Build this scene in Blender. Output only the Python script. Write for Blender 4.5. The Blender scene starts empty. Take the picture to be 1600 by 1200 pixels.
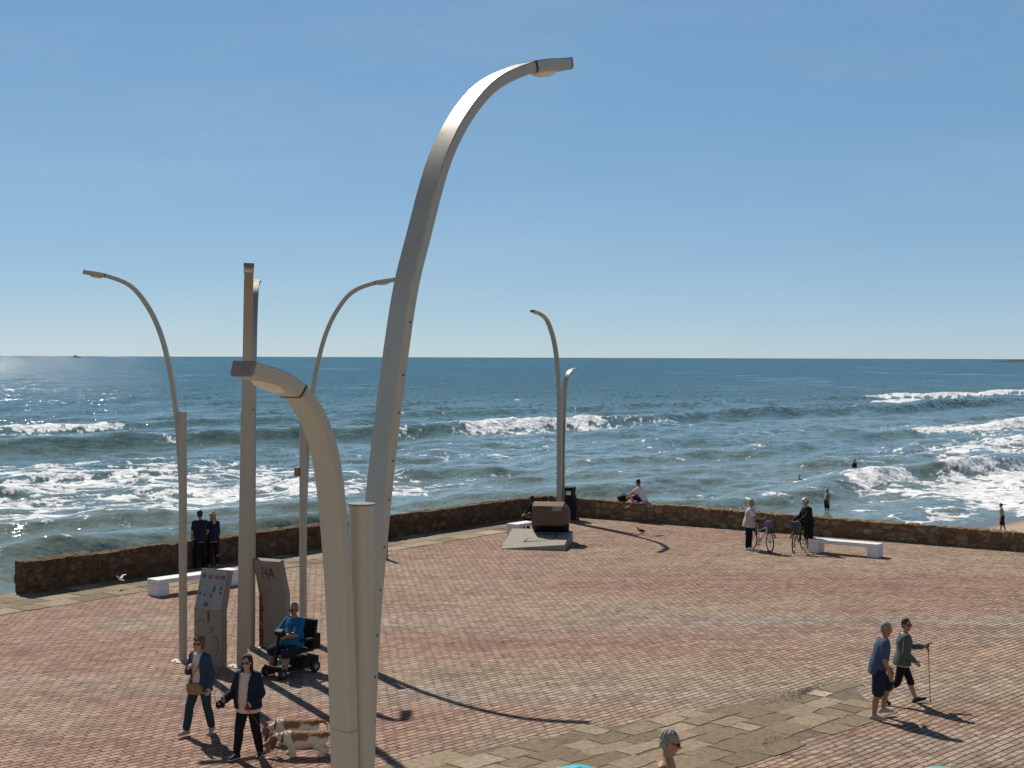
import bpy, bmesh, math, random
import numpy as np
from mathutils import Vector, Matrix, Euler

R = math.radians
random.seed(7)
sc = bpy.context.scene
COL = sc.collection

# ------------------------------------------------------------------ camera, sky, sun, exposure
F = 2250.0                     # focal length in photo pixels (1600 wide)
HC = 6.5                       # eye height above the plaza
SEA = -4.0                     # sea level below the plaza
cam_d = bpy.data.cameras.new("camera")
cam = bpy.data.objects.new("camera", cam_d)
COL.objects.link(cam)
cam_d.sensor_width = 36.0
cam_d.lens = F / 1600.0 * 36.0
cam_d.clip_start = 0.1
cam_d.clip_end = 120000.0
cam.location = (0, 0, HC)
PITCH, ROLL = -1.075, 0.18
cam.rotation_euler = (Matrix.Rotation(R(90 + PITCH), 3, 'X') @ Matrix.Rotation(R(ROLL), 3, 'Z')).to_euler()
sc.camera = cam

SUN_EL = 43.5
SUN_AZ = math.atan2(-.47, .88)          # angle from +Y towards +X (negative: to the left)
sun_dir = Vector((math.sin(SUN_AZ) * math.cos(R(SUN_EL)), math.cos(SUN_AZ) * math.cos(R(SUN_EL)), math.sin(R(SUN_EL))))
world = bpy.data.worlds.new("World")
sc.world = world
world.use_nodes = True
wn = world.node_tree.nodes
wn.clear()
sky = wn.new("ShaderNodeTexSky")
sky.sky_type = 'NISHITA'
sky.sun_disc = False
sky.sun_elevation = R(SUN_EL)
sky.sun_rotation = SUN_AZ
sky.altitude = 0
sky.air_density = 0.6
sky.dust_density = 0.0
sky.ozone_density = 3.0
bg = wn.new("ShaderNodeBackground")
bg.inputs['Strength'].default_value = 0.08
wo = wn.new("ShaderNodeOutputWorld")
# clear maritime air: even out the horizon band and keep it blue
skm = wn.new("ShaderNodeVectorMath"); skm.operation = 'MULTIPLY_ADD'
skm.inputs[1].default_value = (.60, .52, .395)
skm.inputs[2].default_value = (1.10, 2.62, 4.75)
world.node_tree.links.new(sky.outputs[0], skm.inputs[0])
sgeo = wn.new("ShaderNodeTexCoord"); ssep = wn.new("ShaderNodeSeparateXYZ"); smr = wn.new("ShaderNodeMapRange"); smx = wn.new("ShaderNodeMix")
smr.interpolation_type = 'SMOOTHSTEP'
smr.inputs[1].default_value, smr.inputs[2].default_value = .22, .75
smx.data_type = 'RGBA'
world.node_tree.links.new(sgeo.outputs['Generated'], ssep.inputs[0])
world.node_tree.links.new(ssep.outputs['Z'], smr.inputs[0])
world.node_tree.links.new(smr.outputs[0], smx.inputs[0])
world.node_tree.links.new(skm.outputs[0], smx.inputs[6])
sup = wn.new("ShaderNodeVectorMath"); sup.operation = 'SCALE'; sup.inputs[3].default_value = .7
world.node_tree.links.new(sky.outputs[0], sup.inputs[0])
world.node_tree.links.new(sup.outputs[0], smx.inputs[7])
# barely visible veil of thin high cloud
smp = wn.new("ShaderNodeMapping"); smp.inputs['Scale'].default_value = (2.2, 2.2, 11.0); smp.inputs['Rotation'].default_value = (0, R(4), 0)
snz = wn.new("ShaderNodeTexNoise"); snz.inputs['Scale'].default_value = 1.6; snz.inputs['Detail'].default_value = 6; snz.inputs['Roughness'].default_value = .6
svr = wn.new("ShaderNodeMapRange"); svr.inputs[1].default_value, svr.inputs[2].default_value, svr.inputs[3].default_value, svr.inputs[4].default_value = .42, .78, 0.0, .11
svm = wn.new("ShaderNodeMix"); svm.data_type = 'RGBA'; svm.inputs[7].default_value = (8.2, 9.2, 9.8, 1)
world.node_tree.links.new(sgeo.outputs['Generated'], smp.inputs[0])
world.node_tree.links.new(smp.outputs[0], snz.inputs['Vector'])
world.node_tree.links.new(snz.outputs['Fac'], svr.inputs[0])
world.node_tree.links.new(svr.outputs[0], svm.inputs[0])
world.node_tree.links.new(smx.outputs[2], svm.inputs[6])
world.node_tree.links.new(svm.outputs[2], bg.inputs[0])
world.node_tree.links.new(bg.outputs[0], wo.inputs[0])
sun_l = bpy.data.lights.new("sun", 'SUN')
sun_l.energy = 5.0
sun_l.angle = R(0.53)
sun_l.color = (1.0, 0.93, 0.83)
sun = bpy.data.objects.new("sun", sun_l)
COL.objects.link(sun)
sun.rotation_euler = sun_dir.to_track_quat('Z', 'Y').to_euler()
sun.location = (0, 0, 60)
sc.view_settings.view_transform = 'Standard'
sc.view_settings.look = 'None'
sc.view_settings.gamma = 1.0
sc.view_settings.exposure = 0.0
sc.cycles.max_bounces = 6

# ------------------------------------------------------------------ helpers
CAMM = cam.rotation_euler.to_matrix()
def at(px, py, z=0.0):
    """world point at height z that stands at a photo pixel"""
    d = CAMM @ Vector(((px - 800) / F, (600 - py) / F, -1.0))
    t = (z - HC) / d.z
    return Vector((d.x * t, d.y * t, z))

def tag(o, label=None, cat=None, group=None, kind=None):
    if label: o["label"] = label
    if cat: o["category"] = cat
    if group: o["group"] = group
    if kind: o["kind"] = kind
    return o

def thing(name, label, cat, loc=(0, 0, 0), rz=0.0, group=None):
    o = bpy.data.objects.new(name, None)
    COL.objects.link(o)
    o.empty_display_size = .2
    o.location = loc
    o.rotation_euler = (0, 0, rz)
    return tag(o, label, cat, group)

class MB:
    """collects closed shapes for one mesh"""
    def __init__(s):
        s.v, s.f = [], []
    def add(s, vs, fs):
        b = len(s.v)
        s.v += [Vector(v) for v in vs]
        s.f += [tuple(b + i for i in f) for f in fs]
        return s
    def box(s, c, size, rot=None):
        hx, hy, hz = size[0] / 2, size[1] / 2, size[2] / 2
        vs = [Vector((x, y, z)) for x in (-hx, hx) for y in (-hy, hy) for z in (-hz, hz)]
        if rot is not None:
            vs = [rot @ v for v in vs]
        c = Vector(c)
        return s.add([v + c for v in vs], [(0, 1, 3, 2), (4, 6, 7, 5), (0, 4, 5, 1), (2, 3, 7, 6), (0, 2, 6, 4), (1, 5, 7, 3)])
    def loft(s, rings, cap=True):
        n = len(rings[0])
        vs, fs = [], []
        for r in rings:
            vs += list(r)
        for i in range(len(rings) - 1):
            for j in range(n):
                a, b = i * n + j, i * n + (j + 1) % n
                fs.append((a, b, b + n, a + n))
        if cap:
            fs.append(tuple(reversed(range(n))))
            fs.append(tuple(range((len(rings) - 1) * n, len(rings) * n)))
        return s.add(vs, fs)
    def cyl(s, p0, p1, r0, r1=None, n=20):
        return s.tube([p0, p1], [r0, r0 if r1 is None else r1], n)
    def tube(s, pts, rs, n=10, closed=False):
        pts = [Vector(p) for p in pts]
        if not hasattr(rs, '__len__'):
            rs = [rs] * len(pts)
        rings, up = [], None
        for i, p in enumerate(pts):
            t = (pts[min(i + 1, len(pts) - 1)] - pts[max(i - 1, 0)]).normalized()
            if up is None:
                up = t.orthogonal().normalized()
            up = (up - t * up.dot(t)).normalized()
            w = t.cross(up)
            rings.append([p + (up * math.cos(2 * math.pi * k / n) + w * math.sin(2 * math.pi * k / n)) * rs[i] for k in range(n)])
        return s.loft(rings)
    def capsule(s, p0, p1, r0, r1, n=12):
        p0, p1 = Vector(p0), Vector(p1)
        a = (p1 - p0)
        L = a.length
        t = a / L if L > 1e-6 else Vector((0, 0, 1))
        pts, rs = [], []
        for th in (80, 50, 20):
            pts.append(p0 - t * r0 * math.sin(R(th))); rs.append(r0 * math.cos(R(th)))
        for th in (0, 25, 52, 80):
            pts.append(p1 + t * r1 * math.sin(R(th))); rs.append(r1 * math.cos(R(th)))
        pts.insert(3, p0); rs.insert(3, r0)
        return s.tube(pts, rs, n)
    def chain(s, pts, rs, n=12):
        for i in range(len(pts) - 1):
            s.capsule(pts[i], pts[i + 1], rs[i], rs[i + 1], n)
        return s
    def ell(s, c, r, rot=None, nu=14, nv=9):
        c = Vector(c)
        rings = []
        for i in range(1, nv):
            th = math.pi * i / nv
            ring = []
            for k in range(nu):
                p = Vector((r[0] * math.sin(th) * math.cos(2 * math.pi * k / nu), r[1] * math.sin(th) * math.sin(2 * math.pi * k / nu), -r[2] * math.cos(th)))
                ring.append(c + (rot @ p if rot is not None else p))
            rings.append(ring)
        return s.loft(rings)
    def torus(s, c, axis, Rr, r, n=28, m=8):
        c = Vector(c); axis = Vector(axis).normalized()
        u = axis.orthogonal().normalized(); w = axis.cross(u)
        vs, fs = [], []
        for i in range(n):
            d = u * math.cos(2 * math.pi * i / n) + w * math.sin(2 * math.pi * i / n)
            for j in range(m):
                vs.append(c + d * (Rr + r * math.cos(2 * math.pi * j / m)) + axis * r * math.sin(2 * math.pi * j / m))
        for i in range(n):
            for j in range(m):
                fs.append((i * m + j, ((i + 1) % n) * m + j, ((i + 1) % n) * m + (j + 1) % m, i * m + (j + 1) % m))
        return s.add(vs, fs)
    def mesh(s, name):
        me = bpy.data.meshes.new(name)
        me.from_pydata([tuple(v) for v in s.v], [], s.f)
        bm = bmesh.new(); bm.from_mesh(me)
        bmesh.ops.recalc_face_normals(bm, faces=bm.faces)
        bm.to_mesh(me); bm.free()
        return me
    def build(s, name, m, parent=None, smooth=None, bevel=0, seg=2):
        return link(name, s.mesh(name), m, parent, smooth, bevel, seg)
    def remesh(s, name, m, parent=None, voxel=.01, smooth=3, rough=0.0, rs=9.0, cut=None):
        """one continuous skin over all the shapes collected"""
        o = bpy.data.objects.new("tmp", s.mesh("tmp"))
        COL.objects.link(o)
        r = o.modifiers.new("r", 'REMESH'); r.mode = 'VOXEL'; r.voxel_size = voxel
        k = o.modifiers.new("s", 'SMOOTH'); k.factor = .5; k.iterations = smooth
        dg = bpy.context.evaluated_depsgraph_get()
        me = bpy.data.meshes.new_from_object(o.evaluated_get(dg))
        old = o.data
        bpy.data.objects.remove(o); bpy.data.meshes.remove(old)
        me.name = name
        n = len(me.vertices)
        co = np.empty(n * 3); me.vertices.foreach_get("co", co); co = co.reshape(-1, 3)
        if rough:
            no = np.empty(n * 3); me.vertex_normals.foreach_get("vector", no); no = no.reshape(-1, 3)
            d = fbm3(co * rs + len(s.v), 2) - .5
            d += .6 * (fbm3(co * np.array([rs, rs, rs * .45]) * 2.3 + 7.7, 2) - .5)
            co = co + no * (d * 2 * rough)[:, None]
            me.vertices.foreach_set("co", co.ravel())
        if cut:
            bm = bmesh.new(); bm.from_mesh(me)
            bmesh.ops.delete(bm, geom=[f for f in bm.faces if cut(f.calc_center_median())], context='FACES')
            bm.to_mesh(me); bm.free()
        return link(name, me, m, parent, True)

def link(name, me, m, parent=None, smooth=None, bevel=0, seg=2):
    o = bpy.data.objects.new(name, me)
    COL.objects.link(o)
    for mm in (m if isinstance(m, (list, tuple)) else [m]):
        me.materials.append(mm)
    if parent: o.parent = parent
    if smooth is True:
        me.polygons.foreach_set("use_smooth", [True] * len(me.polygons))
    elif smooth:
        me.polygons.foreach_set("use_smooth", [True] * len(me.polygons))
        me.set_sharp_from_angle(angle=R(smooth))
    if bevel:
        b = o.modifiers.new("bevel", 'BEVEL'); b.width = bevel; b.segments = seg; b.limit_method = 'ANGLE'; b.angle_limit = R(40)
    me.update()
    return o

def copy_tree(o, parent=None):
    c = o.copy(); COL.objects.link(c)
    if parent: c.parent = parent
    for ch in list(o.children): copy_tree(ch, c)
    return c

def grid_obj(name, co, ni, nj, m, parent=None, attrs=None, smooth=True):
    """mesh from a (ni*nj) lattice of points"""
    me = bpy.data.meshes.new(name)
    idx = np.arange(ni * nj).reshape(ni, nj)
    q = np.stack([idx[:-1, :-1], idx[:-1, 1:], idx[1:, 1:], idx[1:, :-1]], -1).reshape(-1, 4)
    me.vertices.add(ni * nj); me.vertices.foreach_set("co", co.astype(np.float32).ravel())
    me.loops.add(q.size); me.loops.foreach_set("vertex_index", q.ravel().astype(np.int32))
    me.polygons.add(len(q)); me.polygons.foreach_set("loop_start", np.arange(0, q.size, 4, dtype=np.int32))
    me.update(calc_edges=True)
    me.polygons.foreach_set("use_smooth", [smooth] * len(q))
    for k, a in (attrs or {}).items():
        at_ = me.attributes.new(k, 'FLOAT', 'POINT'); at_.data.foreach_set("value", a.astype(np.float32).ravel())
    return link(name, me, m, parent)

# ---- numpy noise
def _h(ix, iy, iz, s=0):
    h = (ix.astype(np.int64) * 374761393 + iy.astype(np.int64) * 668265263 + iz.astype(np.int64) * 2147483647 + s * 974711) & 0xffffffff
    h = ((h ^ (h >> 13)) * 1274126177) & 0xffffffff
    h = ((h ^ (h >> 16)) * 2246822519) & 0xffffffff
    return ((h ^ (h >> 15)) & 0xffffff) / float(0xffffff)
def vn2(x, y, s=0):
    ix, iy = np.floor(x), np.floor(y); fx, fy = x - ix, y - iy
    fx = fx * fx * (3 - 2 * fx); fy = fy * fy * (3 - 2 * fy); z = np.zeros_like(ix)
    a, b = _h(ix, iy, z, s), _h(ix + 1, iy, z, s); c, d = _h(ix, iy + 1, z, s), _h(ix + 1, iy + 1, z, s)
    return (a + (b - a) * fx) * (1 - fy) + (c + (d - c) * fx) * fy
def fbm2(x, y, o=4, s=0):
    t, a, n = 0, .5, 0
    for k in range(o):
        c, sn = math.cos(.6 * k), math.sin(.6 * k)
        t = t + a * vn2((c * x - sn * y) * 2 ** k + 13.7 * k, (sn * x + c * y) * 2 ** k + 5.1 * k, s + k); n += a; a *= .5
    return t / n
def vn3(p, s=0):
    i = np.floor(p); f = p - i; f = f * f * (3 - 2 * f); t = 0
    for dx in (0, 1):
        for dy in (0, 1):
            for dz in (0, 1):
                w = (f[:, 0] if dx else 1 - f[:, 0]) * (f[:, 1] if dy else 1 - f[:, 1]) * (f[:, 2] if dz else 1 - f[:, 2])
                t = t + w * _h(i[:, 0] + dx, i[:, 1] + dy, i[:, 2] + dz, s)
    return t
def fbm3(p, o=3, s=0):
    t, a, n = 0, .5, 0
    for k in range(o):
        t = t + a * vn3(p * 2 ** k + 3.3 * k, s + k); n += a; a *= .5
    return t / n
def sst(a, b, x):
    t = np.clip((x - a) / (b - a), 0, 1); return t * t * (3 - 2 * t)

# ---- materials
class NT:
    def __init__(s, name):
        s.m = bpy.data.materials.new(name); s.m.use_nodes = True
        s.t = s.m.node_tree; s.t.nodes.clear()
        s.out = s.n("ShaderNodeOutputMaterial"); s.b = s.n("ShaderNodeBsdfPrincipled")
        s.l(s.b.outputs[0], s.out.inputs[0])
    def n(s, k, **kw):
        x = s.t.nodes.new(k)
        for a, v in kw.items(): setattr(x, a, v)
        return x
    def l(s, a, b): s.t.links.new(a, b)
    def put(s, sock, v):
        if hasattr(v, 'is_output'): s.l(v, sock)
        elif hasattr(v, '__len__') and sock.type == 'RGBA': sock.default_value = tuple(v) + ((1,) if len(v) == 3 else ())
        else: sock.default_value = v
    def set(s, **kw):
        for k, v in kw.items(): s.put(s.b.inputs[k.replace('_', ' ')], v)
        return s
    def coord(s, kind='Object'):
        return s.n("ShaderNodeTexCoord").outputs[kind]
    def mapping(s, v, scale=(1, 1, 1), rot=(0, 0, 0), loc=(0, 0, 0)):
        x = s.n("ShaderNodeMapping"); s.l(v, x.inputs[0])
        x.inputs['Scale'].default_value = scale; x.inputs['Rotation'].default_value = rot; x.inputs['Location'].default_value = loc
        return x.outputs[0]
    def noise(s, v, scale, detail=3, rough=.55, out='Fac', dist=0):
        x = s.n("ShaderNodeTexNoise"); s.l(v, x.inputs['Vector'])
        x.inputs['Scale'].default_value = scale; x.inputs['Detail'].default_value = detail; x.inputs['Roughness'].default_value = rough
        x.inputs['Distortion'].default_value = dist
        return x.outputs[out]
    def vor(s, v, scale, feature='F1', out='Distance'):
        x = s.n("ShaderNodeTexVoronoi"); x.feature = feature; s.l(v, x.inputs['Vector']); x.inputs['Scale'].default_value = scale
        return x.outputs[out]
    def ramp(s, f, stops):
        x = s.n("ShaderNodeValToRGB"); s.l(f, x.inputs[0])
        e = x.color_ramp.elements
        while len(e) < len(stops): e.new(.5)
        for q, (p, c) in zip(e, stops):
            q.position = p; q.color = (c, c, c, 1) if not hasattr(c, '__len__') else tuple(c) + (1,)
        return x.outputs[0]
    def mix(s, f, a, b, mode='MIX'):
        x = s.n("ShaderNodeMix"); x.data_type = 'RGBA'; x.blend_type = mode
        s.put(x.inputs[0], f); s.put(x.inputs[6], a); s.put(x.inputs[7], b)
        return x.outputs[2]
    def math(s, op, a, b=0.0, c=0.0, clamp=False):
        x = s.n("ShaderNodeMath"); x.operation = op; x.use_clamp = clamp
        s.put(x.inputs[0], a); s.put(x.inputs[1], b); s.put(x.inputs[2], c)
        return x.outputs[0]
    def vmath(s, op, a, b=None):
        x = s.n("ShaderNodeVectorMath"); x.operation = op
        s.put(x.inputs[0], a)
        if b is not None: s.put(x.inputs[3] if op == 'SCALE' else x.inputs[1], b)
        return x.outputs[0]
    def bump(s, h, strength=.3, dist=.02):
        x = s.n("ShaderNodeBump"); s.put(x.inputs['Height'], h)
        x.inputs['Strength'].default_value = strength; x.inputs['Distance'].default_value = dist
        s.l(x.outputs[0], s.b.inputs['Normal']); return x.outputs[0]
    def attr(s, name, out='Fac'):
        x = s.n("ShaderNodeAttribute"); x.attribute_name = name; return x.outputs[out]

def simple(name, col, rough=.6, metal=0.0, var=.15, scale=8.0, bump=0.0, bs=40.0, spec=None):
    """plain procedural material: base colour with a soft mottling"""
    t = NT(name); c = t.coord()
    f = t.noise(c, scale, 4)
    lo = tuple(x * (1 - var) for x in col); hi = tuple(min(1, x * (1 + var)) for x in col)
    t.set(Base_Color=t.mix(t.ramp(f, [(.3, 0.0), (.7, 1.0)]), lo, hi), Roughness=rough, Metallic=metal)
    if spec is not None: t.set(Specular_IOR_Level=spec)
    if bump: t.bump(t.noise(c, bs, 3), bump, .01)
    return t.m
# ------------------------------------------------------------------ materials of the setting
DL = Vector((.586, .811, 0)); NL = Vector((-.811, .586, 0))      # left wall: direction and outward normal
DR = Vector((.819, -.574, 0)); NR = Vector((.574, .819, 0))      # right wall
CORNER = Vector((1.5, 59.4, 0))
DP = Vector((.695, .719, 0)); NP = Vector((-.719, .695, 0))      # courses of the paving
ROW = math.atan2(DP.y, DP.x)

def brick_material():
    t = NT("brick_paving"); c = t.coord()
    w = t.vmath('SCALE', t.vmath('SUBTRACT', t.noise(c, .7, 3, out='Color'), (.5, .5, .5)), .10)
    w2 = t.vmath('SCALE', t.vmath('SUBTRACT', t.noise(c, 7, 2, out='Color'), (.5, .5, .5)), .045)
    v = t.mapping(t.vmath('ADD', t.vmath('ADD', c, w), w2), rot=(0, 0, -ROW))
    def bricks(mortar, smooth):
        br = t.n("ShaderNodeTexBrick"); t.l(v, br.inputs['Vector'])
        br.offset = .5; br.squash = 1
        for k, x in dict(Scale=1.0, Brick_Width=.24, Row_Height=.15, Mortar_Size=mortar, Mortar_Smooth=smooth, Bias=-.1).items():
            br.inputs[k.replace('_', ' ')].default_value = x
        br.inputs['Color1'].default_value = (0, 0, 0, 1); br.inputs['Color2'].default_value = (1, 1, 1, 1); br.inputs['Mortar'].default_value = (.5, .5, .5, 1)
        return br.outputs['Color'], br.outputs['Fac']
    rnd, thin = bricks(.011, .45)
    _, wide = bricks(.032, .8)
    sep = t.n("ShaderNodeSeparateXYZ"); t.l(v, sep.inputs[0])
    ry = t.math('FRACT', t.math('DIVIDE', sep.outputs['Y'], .15))
    rowline = t.ramp(t.math('ABSOLUTE', t.math('SUBTRACT', ry, .5)), [(.36, 0.0), (.45, 1.0)])       # open bed joint
    aligned = lambda sx, sy, det, loc=(0, 0, 0), dist=.4: t.noise(t.mapping(c, rot=(0, 0, -ROW), scale=(sx, sy, 1), loc=loc), 1.0, det, .62, dist=dist)
    big = aligned(.045, .13, 4); big2 = aligned(.04, .17, 4, (7, 3, 0)); mid = aligned(.35, .8, 5); streak = aligned(.25, 5.0, 3)
    tone = t.math('ADD', t.math('MULTIPLY', rnd, .6), t.math('MULTIPLY', t.ramp(streak, [(.3, 0.0), (.7, 1.0)]), .4))
    red = t.mix(tone, (0.248, 0.135, 0.093), (0.594, 0.373, 0.279))
    tan = t.mix(tone, (0.281, 0.194, 0.127), (0.637, 0.464, 0.329))
    gry = t.mix(tone, (0.259, 0.211, 0.167), (0.626, 0.524, 0.427))
    col = t.mix(t.ramp(big, [(.44, 0.0), (.56, 1.0)]), red, tan)
    col = t.mix(t.math('MULTIPLY', t.ramp(big2, [(.48, 0.0), (.62, 1.0)]), .75), col, gry)
    col = t.mix(t.math('MULTIPLY', t.ramp(mid, [(.52, 0.0), (.74, 1.0)]), .32), col, t.mix(tone, (0.410, 0.302, 0.216), (0.605, 0.464, 0.356)))
    odd = t.ramp(rnd, [(.93, 0.0), (.96, 1.0)])
    col = t.mix(t.math('MULTIPLY', odd, .35), col, (.64, .52, .42))
    fine = t.noise(c, 26, 5, .75)
    col = t.mix(1.0, col, t.ramp(fine, [(.28, .60), (.72, 1.28)]), 'MULTIPLY')
    stain = t.noise(t.mapping(c, scale=(.6, .6, 1)), 1.0, 6, .72)
    col = t.mix(1.0, col, t.ramp(stain, [(.30, .68), (.50, 1.0)]), 'MULTIPLY')
    open_ = t.ramp(t.noise(c, 1.1, 4, .65), [(.36, .35), (.60, 1.0)])                   # how far the joints are washed out
    joint = t.math('MAXIMUM', t.math('MULTIPLY', thin, .85), t.math('MULTIPLY', rowline, open_))
    pit = t.math('MULTIPLY', wide, t.ramp(t.noise(c, 2.3, 4, .7), [(.54, 0.0), (.64, 1.0)]))
    joint = t.math('MAXIMUM', joint, pit, clamp=True)
    col = t.mix(t.math('MULTIPLY', joint, .9), col, (.060, .040, .027))
    t.set(Base_Color=col, Roughness=.85, Specular_IOR_Level=.2)
    h = t.math('ADD', t.math('SUBTRACT', t.math('MULTIPLY', rnd, .3), joint), t.math('MULTIPLY', t.noise(c, 11, 5, .7), .9))
    t.bump(h, 1.0, .045)
    return t.m

def stone_material(name, cols, joint, scale=1.0):
    """rubble: tone per stone and joint depth come with the mesh"""
    t = NT(name); c = t.coord()
    f = t.attr('tone'); j = t.attr('joint')
    col = t.ramp(f, [(i / (len(cols) - 1), x) for i, x in enumerate(cols)])
    col = t.mix(1.0, col, t.ramp(t.noise(c, 14 * scale, 5, .7), [(.25, .62), (.75, 1.3)]), 'MULTIPLY')
    col = t.mix(t.math('MULTIPLY', t.ramp(t.noise(c, 2.2, 4), [(.5, 0.0), (.75, 1.0)]), .5), col, (.15, .105, .065))
    col = t.mix(j, col, joint)
    t.set(Base_Color=col, Roughness=.92, Specular_IOR_Level=.15)
    t.bump(t.noise(c, 30 * scale, 5, .7), .7, .02)
    return t.m

M = {}
M['brick'] = brick_material()
M['rubble'] = stone_material("rubble_stone", [(.085, .042, .022), (.14, .078, .042), (.19, .118, .068), (.105, .052, .027), (.235, .155, .095)], (.045, .029, .019))
M['rubble_tan'] = stone_material("tan_rubble", [(.17, .095, .05), (.26, .165, .095), (.34, .24, .15), (.21, .12, .065), (.42, .31, .20)], (.075, .05, .033))
M['quay'] = simple("quay_concrete", (.30, .25, .19), .9, bump=.5, bs=9)

def flag_material():
    t = NT("flagstone"); c = t.coord(); f = t.attr('tone')
    col = t.ramp(f, [(0, (.215, .162, .105)), (.55, (.325, .25, .168)), (.9, (.40, .32, .22)), (1, (.54, .455, .345))])
    col = t.mix(1.0, col, t.ramp(t.noise(c, 9, 6, .75), [(.28, .55), (.72, 1.3)]), 'MULTIPLY')
    col = t.mix(t.ramp(t.noise(c, 1.7, 5, .7), [(.55, 0.0), (.75, .6)]), col, (.17, .14, .09))
    t.set(Base_Color=col, Roughness=.9, Specular_IOR_Level=.2)
    t.bump(t.noise(c, 16, 6, .7), .8, .03)
    return t.m
M['flag'] = flag_material()
M['earth'] = simple("joint_earth", (.15, .112, .072), .95, var=.4, scale=5, bump=.6)
M['sandm'] = simple("sand", (.40, .30, .20), .95, var=.12, scale=.8, bump=.5, bs=3)
M['terrace'] = simple("terrace_concrete", (.33, .29, .24), .85, bump=.3)

# ------------------------------------------------------------------ plaza, terrace, beach
def prism(poly, z0, z1):
    b = MB(); n = len(poly)
    b.add([(p[0], p[1], z0) for p in poly] + [(p[0], p[1], z1) for p in poly],
          [tuple(reversed(range(n))), tuple(range(n, 2 * n))] + [(i, (i + 1) % n, n + (i + 1) % n, n + i) for i in range(n)])
    return b
def line_x(p, d, q, e):
    t = ((q.x - p.x) * e.y - (q.y - p.y) * e.x) / (d.x * e.y - d.y * e.x)
    return p + d * t
TH = .5
OUT = line_x(CORNER + NL * TH, DL, CORNER + NR * TH, DR)      # outer corner
pl = [OUT, OUT - DL * 95, Vector((-62, -34, 0)), Vector((110, -34, 0)), OUT + DR * 122]
plaza = prism([(p.x, p.y) for p in reversed(pl)], -7.0, 0.0).build("plaza", M['quay'])
plaza.data.materials.append(M['brick'])
for f in plaza.data.polygons:
    if f.normal.z > .9: f.material_index = 1
tag(plaza, kind='structure')
terr = prism([(-22, -20), (22, -20), (22, 18.6), (-22, 18.6)], .004, .4).build("terrace", M['terrace'], bevel=.02)
tag(terr, kind='structure')

def flagstones(name, rows, s_of, rng, d=DL, nn=NL, wr=(.5, 1.2)):
    """irregular slabs in rows along the paving; rows: (t0, t1), s_of(t) -> s range"""
    b = MB(); tones = []
    for t0, t1 in rows:
        s0, s1 = s_of((t0 + t1) / 2)
        s = s0 + rng.uniform(0, .4)
        while s < s1:
            w = rng.uniform(*wr)
            if (s - s0 < .5 or s1 - s < 1.3 or (t0, t1) in (rows[0], rows[-1])) and rng.random() < .28:
                s += w; continue
            g = .009
            j = lambda: rng.uniform(-.05, .05)
            q = [(s + g + j(), t0 + g + j()), (s + w / 2 + j(), t0 + g + j()), (s + w - g + j(), t0 + g + j()),
                 (s + w - g + j(), t1 - g + j()), (s + w / 2 + j(), t1 - g + j()), (s + g + j(), t1 - g + j())]
            zt = rng.uniform(.010, .016)
            ps = [d * a - nn * c for a, c in q]
            n = 6; vb = len(b.v)
            b.add([(p.x, p.y, .006) for p in ps] + [(p.x, p.y, zt + rng.uniform(-.001, .001)) for p in ps],
                  [tuple(range(n, 2 * n))] + [(i, (i + 1) % n, n + (i + 1) % n, n + i) for i in range(n)])
            tones += [rng.random() ** 1.3] * 12
            s += w
    me = bpy.data.meshes.new(name); me.from_pydata([tuple(v) for v in b.v], [], b.f)
    bm = bmesh.new(); bm.from_mesh(me); bmesh.ops.recalc_face_normals(bm, faces=bm.faces)
    for f in bm.faces:
        pass
    bm.to_mesh(me); bm.free()
    a = me.attributes.new('tone', 'FLOAT', 'POINT'); a.data.foreach_set('value', tones)
    # the top face must look up
    up = sum(p.normal.z * p.area for p in me.polygons if len(p.vertices) == 6)
    if up < 0:
        bm = bmesh.new(); bm.from_mesh(me); bmesh.ops.reverse_faces(bm, faces=bm.faces); bm.to_mesh(me); bm.free()
    return tag(link(name, me, M['flag']), kind='structure')
def strip(name, pts, z, m):
    me = bpy.data.meshes.new(name)
    me.from_pydata([(p.x, p.y, z) for p in pts], [], [tuple(range(len(pts)))])
    if me.polygons[0].normal.z < 0: me.flip_normals()
    return tag(link(name, me, m), kind='structure')
def ST(p): return (p.x * DL.x + p.y * DL.y, -(p.x * NL.x + p.y * NL.y))
def W(s, t): return DL * s - NL * t
rng = random.Random(3)
sC, tC = ST(CORNER)
# band of slabs along the left wall
strip("wall_foot_bed", [W(sC - 45, tC), W(sC, tC), W(sC - 1, tC + 2.25), W(sC - 45, tC + 2.25)], .004, M['earth'])
rows = [(tC + .03, tC + .75), (tC + .75, tC + 1.5), (tC + 1.5, tC + 2.25)]
flagstones("wall_foot_flagstones", rows, lambda t: (sC - 45, sC - 1.3), rng)
# crossing band in the foreground
def band(t):
    s1 = 15.35 + (t + 17.07) / .215
    return (9.0, min(s1, 25.0 - max(0, t + 15.0) * 1.1)) if t < -14.2 else (9.0 + (t + 14.2) * 4.5, 25.0 - (t + 15.0) * 1.1)
WP = lambda s, t: DP * s - NP * t
rows, t = [], -17.6
while t < -13.2:
    w = rng.uniform(.36, .66); rows.append((t, min(t + w, -13.1))); t += w
edge = [WP(band((a + b_) / 2)[0], (a + b_) / 2) for a, b_ in rows] + [WP(band((a + b_) / 2)[1] + .3, (a + b_) / 2) for a, b_ in reversed(rows)]
strip("path_bed", edge, .004, M['earth'])
flagstones("flagstone_path", rows, band, rng, DP, NP, (.42, 1.05))

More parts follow.
